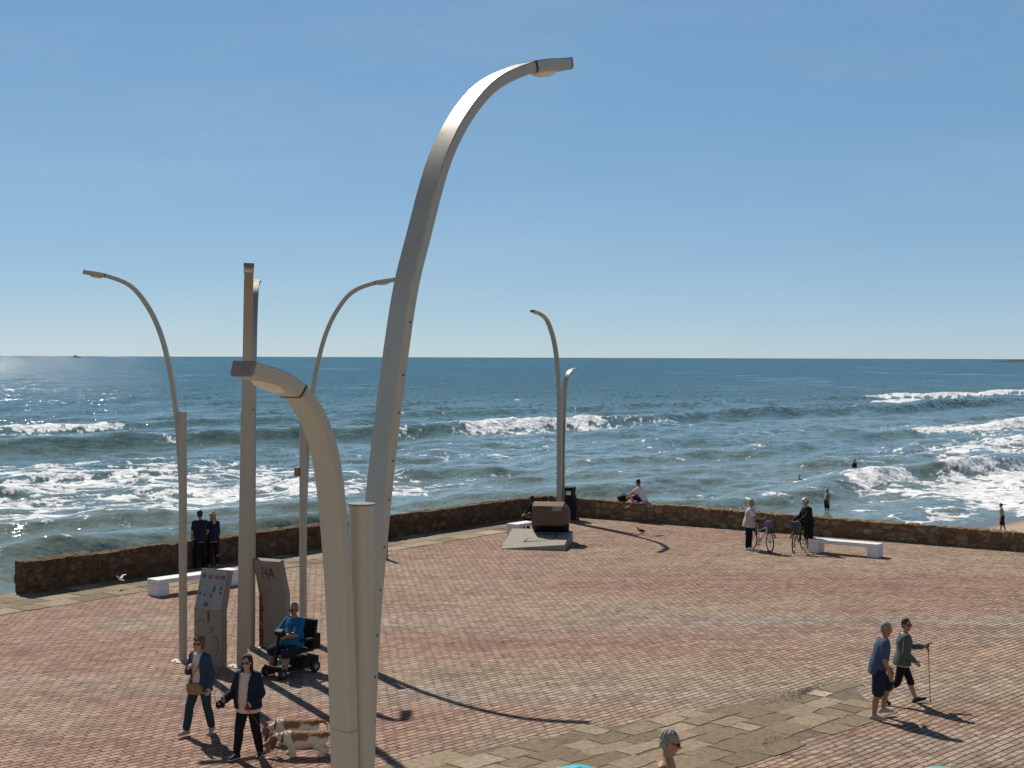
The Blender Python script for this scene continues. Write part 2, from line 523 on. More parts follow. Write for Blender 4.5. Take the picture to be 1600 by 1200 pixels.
# weeds in the slab joints
def weeds():
    t = NT("weed_green"); c = t.coord()
    t.set(Base_Color=t.mix(t.noise(c, 6, 2), (.045, .06, .018), (.11, .11, .035)), Roughness=.8)
    vs, fs = [], []
    g = random.Random(11)
    spots = [(at(1243, 1087), .5, 700), (at(1262, 1079), .3, 260), (at(1207, 1158), .22, 160)]
    for p, r, n in spots:
        for _ in range(n):
            q = p + DL * g.gauss(0, r) + NL * g.gauss(0, r * .35)
            h, a = g.uniform(.015, .045), g.uniform(0, 6.28)
            d = Vector((math.cos(a), math.sin(a), 0)); l = d.orthogonal().normalized() * .006
            b = len(vs)
            vs += [(q.x - l.x, q.y - l.y, .008), (q.x + l.x, q.y + l.y, .008), (q.x + d.x * h * .7, q.y + d.y * h * .7, .008 + h)]
            fs.append((b, b + 1, b + 2))
    me = bpy.data.meshes.new("weeds"); me.from_pydata(vs, [], fs)
    tag(link("weeds", me, t.m), "low green weeds sprouting in the joints of the flagstone path", "weeds", kind='stuff')
weeds()

# ------------------------------------------------------------------ stone walls
def worley(x, y, z, seed=0):
    f1 = np.full(x.shape, 9.0); f2 = f1.copy(); cid = np.zeros(x.shape)
    ix, iy, iz = np.floor(x), np.floor(y), np.floor(z)
    for dx in (-1, 0, 1):
        for dy in (-1, 0, 1):
            for dz in (-1, 0, 1):
                cx, cy, cz = ix + dx, iy + dy, iz + dz
                px = cx + .15 + .7 * _h(cx, cy, cz, seed); py = cy + .15 + .7 * _h(cx, cy, cz, seed + 1); pz = cz + .15 + .7 * _h(cx, cy, cz, seed + 2)
                d = np.sqrt((px - x) ** 2 + (py - y) ** 2 + (pz - z) ** 2)
                nw = d < f1
                f2 = np.where(nw, f1, np.minimum(f2, d)); cid = np.where(nw, _h(cx, cy, cz, seed + 5), cid); f1 = np.where(nw, d, f1)
    return f1, f2, cid

def stone_wall(label, p0, p1, nrm, h0, h1, seed, m=None, cell=(.27, .165), jw=.16, relief=1.0):
    L = (p1 - p0).length; nx, ny, nz = int(L / .045), 10, 18
    d = (p1 - p0).normalized()
    idx = {}; pts, nor, faces = [], [], []
    def vid(i, j, k):
        key = (i, j, k)
        if key not in idx:
            idx[key] = len(pts); pts.append((i / nx, j / ny, k / nz))
            nor.append(((i == nx) - (i == 0), (j == ny) - (j == 0), (k == nz) * 1.0))
        return idx[key]
    for i in range(nx):
        for k in range(nz):
            for j in (0, ny):
                faces.append((vid(i, j, k), vid(i + 1, j, k), vid(i + 1, j, k + 1), vid(i, j, k + 1)))
        for j in range(ny):
            faces.append((vid(i, j, nz), vid(i + 1, j, nz), vid(i + 1, j + 1, nz), vid(i, j + 1, nz)))
    for i in (0, nx):
        for j in range(ny):
            for k in range(nz):
                faces.append((vid(i, j, k), vid(i, j + 1, k), vid(i, j + 1, k + 1), vid(i, j, k + 1)))
    u = np.array(pts); n = np.array(nor, float)
    n /= np.maximum(np.linalg.norm(n, axis=1), .001)[:, None]
    s = u[:, 0] * L; hh = h0 + (h1 - h0) * u[:, 0]
    loc = np.stack([s, u[:, 1] * TH, u[:, 2] * hh], 1)
    wob = (fbm3(loc * 1.3 + seed, 2) - .5) * .25
    f1, f2, cid = worley(loc[:, 0] / cell[0] + wob * 1.6, loc[:, 1] / .26 + wob, loc[:, 2] / cell[1] + wob * 2, seed)
    e = sst(.0, jw, f2 - f1)
    disp = (e - 1) * .028 * relief + (cid - .5) * .05 * e + (fbm3(loc * 9, 3, 3) - .5) * .05
    topw = n[:, 2] > .3
    disp = disp + topw * (fbm2(s * 1.2, u[:, 1] * 2, 3, seed) - .5) * .11
    loc += n * disp[:, None]
    X = np.outer(np.ones(len(loc)), p0) + np.outer(loc[:, 0], d) + np.outer(loc[:, 1], nrm) + np.outer(loc[:, 2], (0, 0, 1))
    me = bpy.data.meshes.new("stone_wall"); me.from_pydata(X.tolist(), [], faces)
    bm = bmesh.new(); bm.from_mesh(me); bmesh.ops.recalc_face_normals(bm, faces=bm.faces); bm.to_mesh(me); bm.free()
    for k, a in (('tone', cid), ('joint', (1 - e) * .55)):
        q = me.attributes.new(k, 'FLOAT', 'POINT'); q.data.foreach_set('value', a)
    return tag(link("stone_wall", me, m or M['rubble'], None, True), label, "stone wall")
A0 = CORNER - DL * 25.1
stone_wall("low rubble stone wall on the sea side, ending bluntly beside the left bench", A0, CORNER, NL, .88, .76, 5)
stone_wall("low rubble stone wall running behind the cyclists and the right bench", CORNER + DR * .02 - NL * .0, CORNER + DR * 42, NR, .76, .46, 9, M['rubble_tan'], (.36, .20), .20, 1.7)

# ------------------------------------------------------------------ sea and beach
OS, US, VS = Vector((31, 92.6, 0)), Vector((-.74, .672, 0)), Vector((.672, .74, 0))
def fbm2p(x, y, o, s):
    t, a, n = 0, .5, 0
    for k in range(o):
        c, sn = math.cos(.6 * k), math.sin(.6 * k)
        t = t + a * vn2((c * x - sn * y) * 2 ** k + 13.7 * k, (sn * x + c * y) * 2 ** k + 5.1 * k, s + k); n += a; a *= .68
    return t / n
def build_sea():
    py = np.concatenate([np.arange(420, 6, -.5), np.geomspace(6, .55, 26)])      # rows closer together near the land
    yy = 1440 * 10.5 / py
    tx = np.concatenate([[-6, -3, -1.6, -1, -.75, -.62], np.arange(-.52, .5201, .00082), [.62, .75, 1, 1.6, 3, 6]])
    Y, T = np.meshgrid(yy, tx, indexing='ij'); X = Y * T
    rx, ry = X - OS.x, Y - OS.y
    u = rx * US.x + ry * US.y; v = rx * VS.x + ry * VS.y
    near = np.gradient(yy)[:, None] * np.ones_like(X)        # row spacing here
    h = np.zeros_like(u); dens = np.zeros_like(u); crest = np.zeros_like(u)
    win = lambda a, b, e, q: sst(a - e, a + e, q) * (1 - sst(b - e, b + e, q))
    ub = u + (fbm2(v / 40, u / 60, 2, 9) - .5) * 14          # crests wander
    # (distance offshore, height, front width, back width, stretches that break)
    waves = [(9, .45, 1.3, 3.5, [(-14, 8, .5), (12, 60, .6), (60, 200, .55)]), (19, 1.2, 1.8, 4, [(-2, 8, .35), (11, 21, 1.0), (27, 33, .7), (40, 60, .5), (70, 88, .55), (100, 200, .5)]),
             (33, .6, 2.2, 5, [(24, 44, .35), (52, 110, .75), (110, 220, .8)]), (51, 1.0, 2.3, 6, [(-60, -14, .6), (92, 190, 1.0)]),
             (66, .55, 2.6, 6, [(12, 22, .45), (70, 105, .35)]), (78, .5, 3, 7, [(-60, -10, .5)]), (97, 1.75, 2.6, 7.5, [(49, 80, 1.05), (3, 9, .45), (-30, -22, .3), (34, 37, .5)]),
             (120, .6, 4, 9, [(208, 240, .8)]), (136, 1.3, 3.2, 9, [(-30, 22, .8), (235, 420, .95)]), (158, .55, 5, 11, [(280, 300, .7)]),
             (182, .7, 5, 12, []), (212, .7, 6, 14, []), (246, .7, 6, 16, []), (285, .7, 7, 18, []), (330, .75, 8, 20, []), (380, .75, 8, 22, []), (440, .8, 9, 26, []), (510, .8, 10, 30, []), (590, .8, 12, 34, [])]
    for i, (u0, H, wf, wb, brk) in enumerate(waves):
        du = ub - u0 + (vn2(v / 34, np.zeros_like(v) + i, 21) - .5) * (5 if u0 > 30 else 4)
        Hm = H * (.35 + 1.25 * vn2(v / 30 + 3, np.zeros_like(v) + i * 2.3, 31))
        if u0 in (97, 136): Hm = H * (.75 + .5 * vn2(v / 30 + 3, np.zeros_like(v) + i * 2.3, 31))
        p = np.where(du < 0, np.exp(-(du / wf) ** 2), np.exp(-(du / wb) ** 2))
        h += Hm * p * .78
        crest += np.exp(-((du - .6) / (wf * .9)) ** 2) * Hm
        for a, b, k in brk:
            kk = k * win(a, b, 3.0 if b - a > 12 else 1.2, v + (fbm2(v / 3, u / 3, 2, 4) - .5) * 5)
            front = np.where(du < .8, sst(-wf * 1.55, -wf * .9, du), 1 - sst(.5, 1.9, du))
            dens = np.maximum(dens, kk * front * .92)
            h += kk * front * (fbm2(u / 1.1, v / 1.3, 3, 40 + i) - .4) * .42 * min(1, H)
            # spent foam drifting in front of the wave and trailing behind
            dens = np.maximum(dens, kk * .48 * np.exp(-((du + wf * 2.2) / (wf * 2.2)) ** 2))
            dens = np.maximum(dens, kk * .42 * np.exp(-((du - 5) / 5) ** 2))
    # fields of old foam: the left inner surf and the right surf zone
    dens = np.maximum(dens, .56 * win(36, 76, 7, u) * (1 - sst(-20, 14, v)))
    dens = np.maximum(dens, .29 * win(36, 84, 9, u) * win(-12, 60, 16, v))
    dens = np.maximum(dens, .70 * (1 - sst(12, 21, u + (fbm2(v / 9, u / 9, 2, 71) - .5) * 10)) * sst(2, 14, v))
    dens = np.maximum(dens, .47 * (1 - sst(26, 60, u)) * sst(20, 60, v))
    dens = np.maximum(dens, .28 * (1 - sst(22, 34, u)) * sst(-30, 0, v))
    dens = np.maximum(dens, .36 * win(84, 112, 6, u) * win(40, 100, 10, v))
    # swash edge on the sand
    edge = u - (fbm2(v / 7, v * 0, 2, 51) - .5) * 5
    dens = np.maximum(dens, .80 * (1 - sst(6, 11, edge)) * sst(3, 10, v)); dens = np.maximum(dens, .9 * np.exp(-((edge - .2) / .9) ** 2)); dens = np.maximum(dens, .5 * np.exp(-((edge - 4.2) / 1.2) ** 2))
    # white caps and glints of foam further out
    dens = np.maximum(dens, .25 * sst(.5, 1.0, crest) * (u < 330))
    tex = fbm2p(u / 1.15 + (fbm2(u / 3, v / 3, 2, 2) - .5) * 2.5, v / 1.9, 6, 61)
    tex = .5 + (tex - .5) * 1.55
    thin = 1 - np.abs(2 * fbm2(u / 1.8, v / 3.8, 3, 66) - 1)           # lacy strings
    tex = np.maximum(tex, .22 + .55 * sst(.72, 1.0, thin))
    foam = sst(1 - dens - .02, 1 - dens + .16, tex) * (dens > .05)
    # wind chop: many small waves running with the swell
    g = np.random.RandomState(5); k0 = math.atan2(-US.y, -US.x)
    calm = .35 + .65 * sst(2, 22, u)
    for n in range(46):
        lam = 1.6 * (22 / 1.6) ** g.rand(); a = k0 + g.normal(0, .55); ph = g.rand() * 6.283
        amp = .0046 * lam ** .95 * (.6 + .8 * g.rand())
        w = sst(1.2, 3.0, lam / np.maximum(near, .05))
        s = np.sin((X * math.cos(a) + Y * math.sin(a)) * 2 * math.pi / lam + ph)
        h += amp * w * calm * (s + .35 * s * s)
    h *= 1 - sst(900, 1600, Y)
    h *= sst(-3, 12, u) * .93 + .07
    h += foam * .035 * (near < 1.2)
    Z = SEA + h - .06 + .05 * np.exp(-(u / 8) ** 2)
    # thin the sheet out over the sand
    Z = np.where(u < 4, np.maximum(Z - .012 * (4 - u), SEA - .6), Z)
    co = np.stack([X, Y, Z], -1)
    shallow = np.exp(-np.clip(u, 0, None) / 150.0)
    turb = np.clip(shallow * (.75 + .7 * fbm2(u / 25, v / 60, 3, 81)), 0, 1)
    t = NT("sea_water"); c = t.coord()
    uv = t.mapping(c, rot=(0, 0, -math.atan2(VS.y, VS.x)))
    def slope(sx, sy, det, amt):
        nz = t.noise(t.mapping(uv, scale=(sx, sy, 1)), 1.0, det, .6, out='Color')
        return t.vmath('SCALE', t.vmath('MULTIPLY', t.vmath('SUBTRACT', nz, (.5, .5, .5)), (1, 1, 0)), amt)
    gm = t.n("ShaderNodeNewGeometry")
    far = t.attr('far')
    rip = t.vmath('ADD', slope(.55, 1.3, 3, 1.0), slope(2.6, 5.0, 3, 1.0))
    rip = t.vmath('SCALE', rip, t.math('ADD', t.math('MULTIPLY', far, .34), .58))
    glint = t.noise(t.mapping(c, scale=(.8, .10, 1)), 1.0, 2, .6, out='Color')
    glint = t.vmath('SCALE', t.vmath('MULTIPLY', t.vmath('SUBTRACT', glint, (.5, .5, .5)), (1, 1, 0)), t.math('MULTIPLY', far, .38))
    nrm = t.vmath('ADD', t.vmath('ADD', gm.outputs['Normal'], rip), glint)
    nrm = t.vmath('ADD', nrm, slope(.02, .05, 3, .16))
    # beyond the modelled waves only the faces turned to the shore are seen
    sp = t.n("ShaderNodeSeparateXYZ"); t.l(nrm, sp.inputs[0])
    yy_ = sp.outputs['Y']; patch = t.math('ADD', t.math('MULTIPLY', t.noise(t.mapping(c, scale=(.012, .0035, 1)), 1.0, 4, .65), 1.5), t.math('MULTIPLY', t.noise(t.mapping(c, scale=(.06, .02, 1)), 1.0, 3, .6), .7))
    fold = t.math('MULTIPLY', t.math('ADD', t.math('MULTIPLY', t.math('ABSOLUTE', yy_), -1.15), -.06), t.ramp(patch, [(.75, .45), (1.0, 1.0)]))
    fold = t.math('MULTIPLY', fold, 1.15)
    mr = t.n("ShaderNodeMix"); t.l(far, mr.inputs[0]); t.l(yy_, mr.inputs[2]); t.l(fold, mr.inputs[3])
    cb = t.n("ShaderNodeCombineXYZ"); t.l(sp.outputs['X'], cb.inputs[0]); t.l(mr.outputs[0], cb.inputs[1]); t.l(sp.outputs['Z'], cb.inputs[2])
    nrm = t.vmath('NORMALIZE', cb.outputs[0])
    fm = t.attr('foam')
    fine = t.noise(t.mapping(uv, scale=(1.3, 2.6, 2)), 1.0, 5, .8)
    f = t.math('MULTIPLY', fm, t.ramp(t.math('ADD', t.math('MULTIPLY', fm, .62), t.math('MULTIPLY', fine, .85)), [(.60, 0.0), (.98, .97)]), clamp=True)
    sh = t.attr('shallow')
    col = t.mix(sh, WATER_DEEP, WATER_SHALLOW)
    t.set(Base_Color=col, Roughness=.09, IOR=1.333, Normal=nrm)
    wf_ = t.n("ShaderNodeBsdfDiffuse"); wf_.inputs['Color'].default_value = (.80, .81, .81, 1)
    fnn = t.vmath('NORMALIZE', t.vmath('ADD', t.vmath('ADD', gm.outputs['Normal'], slope(.8, 1.0, 4, 2.2)), slope(3.0, 3.5, 3, 1.6)))
    t.l(fnn, wf_.inputs['Normal'])
    mx = t.n("ShaderNodeMixShader"); t.l(f, mx.inputs[0]); t.l(t.b.outputs[0], mx.inputs[1]); t.l(wf_.outputs[0], mx.inputs[2])
    t.l(mx.outputs[0], t.out.inputs[0])
    o = grid_obj("sea", co.reshape(-1, 3), *X.shape, t.m, attrs=dict(foam=foam, shallow=turb, far=.25 + .75 * sst(110, 420, Y)))
    if o.data.polygons[0].normal.z < 0: o.data.flip_normals()
    tag(o, kind='structure')
WATER_DEEP = (.036, .125, .140)
WATER_SHALLOW = (.175, .225, .190)
build_sea()

def sand_z(u): return SEA - .045 * u if u < 0 else SEA - .06 * u
def build_beach():
    us = np.concatenate([np.arange(-60, -24, 3), np.arange(-24, 6, .4), [9, 14, 22, 40]]); vs = np.concatenate([np.arange(-70, -20, 5), np.arange(-20, 40, .5), np.arange(40, 260, 8)])
    U, V = np.meshgrid(us, vs, indexing='ij')
    X = OS.x + U * US.x + V * VS.x; Y = OS.y + U * US.y + V * VS.y
    Z = np.where(U < 0, SEA - .045 * U, SEA - .06 * U) + (fbm2(U / 1.2, V / 1.2, 3, 5) - .5) * .09 * sst(1, -4, U) * 1.0
    t = NT("beach_sand"); c = t.coord()
    wet = t.attr('wet')
    col = t.mix(t.noise(c, .9, 4), (.36, .27, .18), (.44, .34, .23))
    col = t.mix(wet, col, (.13, .105, .08))
    t.set(Base_Color=col, Roughness=t.math('SUBTRACT', .95, t.math('MULTIPLY', wet, .7)))
    t.bump(t.noise(c, 2.5, 4), .5, .06)
    o = grid_obj("beach", np.stack([X, Y, Z], -1).reshape(-1, 3), *U.shape, t.m, attrs=dict(wet=sst(-2.6, -.8, U)))
    if o.data.polygons[0].normal.z < 0: o.data.flip_normals()
    tag(o, kind='structure')
build_beach()

# far headland and boat on the horizon
def headland():
    xs = np.linspace(1375, 2700, 160); ys = np.linspace(3830, 4300, 14)
    X, Y = np.meshgrid(xs, ys, indexing='ij')
    prof = sst(1375, 1450, X) * 9 + sst(1500, 2300, X) * 8
    z = SEA - 1 + prof * np.sin(np.clip((Y - 3830) / 470, 0, 1) * math.pi) ** .6 * (.55 + .9 * fbm2(X / 26, Y / 26, 4, 8))
    o = grid_obj("headland", np.stack([X, Y, z], -1).reshape(-1, 3), *X.shape, simple("headland_rock", (.022, .027, .026), .95, var=.3, scale=.05))
    if o.data.polygons[0].normal.z < 0: o.data.flip_normals()
    tag(o, kind='structure')
headland()

# the sea-front building whose balcony the picture is taken from (unseen, behind the viewer; added for warm bounce light)
def building():
    t = thing("building", "unseen cream sea-front building with rows of windows, added behind the viewer for warm bounce light", "building", (0, -3.0, 0))
    w = simple("added_cream_render", (.42, .36, .28), .9)
    b = MB(); b.box((0, -5, 8), (60, 10, 16)); b.build("added_unseen_wall", w, t)
    g = simple("added_window_glass", (.05, .06, .07), .1); f = simple("added_window_frame", (.5, .5, .5), .5)
    for i in range(-6, 7):
        for k in range(4):
            b = MB(); b.box((i * 4.2, .02, 2.2 + k * 3.6), (1.7, .06, 1.8)); o = b.build("window", f, t)
            b = MB(); b.box((i * 4.2, .06, 2.2 + k * 3.6), (1.5, .04, 1.6)); b.build("pane", g, o)
building()  # added unseen building, for warm bounce light
# ------------------------------------------------------------------ materials of the objects
def lamp_paint():
    t = NT("lamp_paint"); c = t.coord()
    col = t.mix(t.noise(t.mapping(c, scale=(3, 3, .5)), 1.0, 4), (.355, .335, .285), (.42, .40, .35))
    col = t.mix(t.math('MULTIPLY', t.ramp(t.noise(c, 7, 5, .7), [(.62, 0.0), (.8, 1.0)]), .35), col, (.33, .28, .21))
    run = t.noise(t.mapping(c, scale=(26, 26, .7)), 1.0, 4, .7)
    col = t.mix(t.math('MULTIPLY', t.ramp(run, [(.56, 0.0), (.74, 1.0)]), .4), col, (.24, .205, .15))
    spots = t.noise(c, 38, 3, .6)
    col = t.mix(t.math('MULTIPLY', t.ramp(spots, [(.68, 0.0), (.74, 1.0)]), .5), col, (.20, .14, .09))
    t.set(Base_Color=col, Roughness=t.ramp(t.noise(c, 5, 4), [(.3, .34), (.7, .48)]), Metallic=.35)
    return t.m
M['lamp'] = lamp_paint()
M['seam'] = simple("dark_seam", (.05, .045, .04), .7)
M['plate'] = simple("lamp_end_plate", (.20, .155, .145), .6, var=.25)
M['lens'] = simple("lamp_lens", (.62, .56, .46), .35)
M['white_conc'] = simple("white_concrete", (.80, .78, .76), .75, var=.08, scale=5, bump=.25)
M['black'] = simple("black_plastic", (.010, .010, .011), .7, spec=.25)
M['rubber'] = simple("black_rubber", (.018, .018, .018), .8)
M['steel'] = simple("bare_steel", (.5, .5, .5), .35, metal=.9)
M['grey_metal'] = simple("grey_metal", (.22, .22, .22), .45, metal=.5)

def catmull(pts, n=8):
    P = [Vector(p) for p in pts]; P = [P[0] * 2 - P[1]] + P + [P[-1] * 2 - P[-2]]; out = []
    for i in range(1, len(P) - 2):
        for k in range(n):
            t = k / n
            a, b, c, d = P[i - 1], P[i], P[i + 1], P[i + 2]
            out.append(.5 * ((2 * b) + (c - a) * t + (2 * a - 5 * b + 4 * c - d) * t * t + (3 * b - 3 * c + d - a) * t ** 3))
    out.append(P[-2]); return out

TOP = [(.34, 6.42), (.50, 7.0), (.74, 7.52), (1.10, 7.97), (1.58, 8.18), (2.08, 8.27)]
LONG = [(.128, .03), (.128, 1.2), (.13, 2.6), (.135, 3.8), (.16, 4.95), (.225, 5.75)] + TOP      # arm against the face of the pole
BESIDE = [(.0, .03), (.0, 1.4), (.02, 2.6), (.06, 3.8), (.13, 4.95), (.215, 5.75)] + TOP          # arm alongside the pole
NEAR = [(.06, .03), (.07, 1.4), (.10, 2.6), (.128, 3.4), (.173, 4.19), (.24, 4.79), (.337, 5.48), (.51, 6.44), (.663, 6.94), (.92, 7.59), (1.31, 8.06), (1.79, 8.31), (2.27, 8.42)]
SHORT = [(.128, .03), (.128, 1.2), (.13, 2.6), (.16, 3.5), (.20, 4.4), (.265, 5.1), (.35, 5.52), (.50, 5.79), (.71, 5.94), (.99, 6.02)]
def lamp_arm(root, prof, az, w0, w1, th0, th1, head, rivets=0, shift=0.0):
    """bent box arm standing in the vertical plane of azimuth az (0 = local +X)"""
    p = Vector((math.cos(az), math.sin(az), 0)); l = Vector((-math.sin(az), math.cos(az), 0)); up = Vector((0, 0, 1))
    c = catmull([(s, 0, z) for s, z in prof]); n = len(c)
    acc = [0]
    for i in range(1, n): acc.append(acc[-1] + (c[i] - c[i - 1]).length)
    tot = acc[-1]
    def ring(i, k=1.0, ins=0.0):
        q = c[i]; t = (c[min(i + 1, n - 1)] - c[max(i - 1, 0)]).normalized()
        tw = p * t.x + up * t.z; nw = up * t.x - p * t.z      # nw: outer side of the bend
        f = acc[i] / tot; hw = (w0 + (w1 - w0) * f) / 2 * k; ht = (th0 + (th1 - th0) * f) / 2 * k
        o = p * q.x + up * q.z + l * shift; ch = min(.018, ht * .4)
        sec = [(-hw, -ht + ch), (-hw + ch, -ht), (hw - ch, -ht), (hw, -ht + ch), (hw, ht - ch * .4), (hw - ch * .4, ht), (-hw + ch * .4, ht), (-hw, ht - ch * .4)]
        return [o + l * a + nw * b for a, b in sec], o, tw, nw, hw, ht
    ih = max(i for i in range(n) if acc[i] < tot - head)
    b = MB(); b.loft([ring(i)[0] for i in range(ih + 1)])
    arm = b.build("arm", M['lamp'], root, smooth=35)
    # luminaire: same section, slightly deeper, dark joint, flat lens and end plate
    hb = MB(); hb.loft([ring(i, 1.06)[0] for i in range(ih, n)])
    hd = hb.build("lamp_head", M['lamp'], root, smooth=35)
    r, o, tw, nw, hw, ht = ring(ih, 1.075)
    s = MB(); s.loft([[v - tw * .008 for v in r], [v + tw * .008 for v in r]]); s.build("joint", M['seam'], hd)
    r, o, tw, nw, hw, ht = ring(n - 1, 1.10)
    e = MB(); e.loft([[v for v in r], [v + tw * .012 for v in r]]); e.build("end_plate", M['plate'], hd)
    m = ring((ih + n - 1) // 2, 1.06); lo = m[1] - m[3] * (m[5] + .006)
    rot = Matrix((m[2], l, m[3])).transposed()
    e = MB(); e.ell(lo, (head * .33, m[4] * .8, .035), rot); e.build("lens", M['lens'], hd, smooth=True)
    ks = min(range(n), key=lambda q: abs(c[q].z - 3.62)); r = ring(ks, 1.012)[0]
    e = MB(); e.loft([[v for v in r], [v + up * .008 for v in r]]); e.build("sleeve_seam", M['grey_metal'], arm)
    for k in range(rivets):
        i = min(range(n), key=lambda q: abs(c[q].z - (3.9 + .3 * k)))
        r, o, tw, nw, hw, ht = ring(i)
        q = MB(); q.cyl(o - l * (hw - .004), o - l * (hw + .003), .008, n=8); q.build("rivet", M['seam'], arm)
    return arm

def street_lamp(label, loc, az_long, short=None, rivets=0, box=False, prof=LONG, shift=0.0, ph=5.3, group="bent-arm street lamps"):
    t = thing("street_lamp", label, "street lamp", loc, 0, group)
    b = MB(); b.cyl((0, 0, 0), (0, 0, ph), .086, n=32); b.build("pole", M['lamp'], t, smooth=40)
    b = MB(); b.cyl((0, 0, ph), (0, 0, ph + .012), .092, n=32); b.build("pole_cap", M['plate'], t, smooth=40)
    b = MB(); b.cyl((0, 0, 0), (0, 0, .018), .25, n=32); b.build("base_flange", M['lamp'], t, smooth=40)
    for k in range(4):
        a = math.pi / 4 + k * math.pi / 2
        q = MB(); q.cyl((.2 * math.cos(a), .2 * math.sin(a), .016), (.2 * math.cos(a), .2 * math.sin(a), .045), .016, n=6); q.build("bolt", M['grey_metal'], t)
    lamp_arm(t, prof, az_long, .215, .185, .085, .085, .42, rivets, shift)
    if short is not None: lamp_arm(t, SHORT, short, .205, .20, .085, .09, .40)
    for z in (1.55,):
        q = MB(); q.cyl((0, 0, z), (0, 0, z + .012), .0885, n=32); q.build("collar", M['grey_metal'], t, smooth=40)
    if box:
        q = MB(); q.box((-.14, -.02, 3.85), (.11, .12, .2)); q.build("junction_box", simple("box_tan", (.26, .19, .12), .7), t, bevel=.01)
    return t
AZ = math.atan2(.75, .66)
street_lamp("large nearest street lamp with a tall arm bending right and a short arm bending left", Vector((-1.01, 9.68, .4)), AZ, AZ + math.pi, rivets=9, prof=NEAR, shift=.13, ph=5.10)
street_lamp("slim street lamp with its single arm bending left, beside the information panel", at(286, 1033), math.pi + .05, prof=BESIDE, shift=-.13)
street_lamp("street lamp seen head-on, its arm bending towards the viewer", at(376, 1041), -1.39, shift=.03).rotation_euler.y = R(1.0)
street_lamp("street lamp half hidden behind the head-on lamp, arm bending out to sea", at(390.5, 1013), 1.70).rotation_euler.y = R(.35)
street_lamp("slim street lamp behind the seated man, arm bending right, small box on its pole", at(473.5, 998), .02, box=True, prof=BESIDE, shift=.13)
street_lamp("distant street lamp at the wall corner with a tall left and short right arm", at(876, 813), math.pi + .97, .97)

# ------------------------------------------------------------------ information pillars
def pillar_material(name, base):
    t = NT(name); c = t.coord()
    col = t.mix(t.noise(c, 4, 5, .65), tuple(x * .8 for x in base), tuple(x * 1.15 for x in base))
    streak = t.noise(t.mapping(c, scale=(9, 9, .9)), 1.0, 4, .7)
    col = t.mix(t.math('MULTIPLY', t.ramp(streak, [(.58, 0.0), (.72, 1.0)]), .45), col, (.20, .105, .045))
    col = t.mix(t.math('MULTIPLY', t.ramp(t.noise(c, 11, 5, .8), [(.6, 0.0), (.7, 1.0)]), .4), col, (.14, .12, .10))
    t.set(Base_Color=col, Roughness=.85); t.bump(t.noise(c, 25, 4), .35, .01)
    return t.m
M['pillar'] = pillar_material("weathered_pillar", (.25, .225, .19))
M['rust'] = simple("rust_stain", (.17, .075, .03), .95, var=.4, scale=14)
M['ink'] = simple("graffiti_ink", (.07, .07, .075), .8, var=.3)
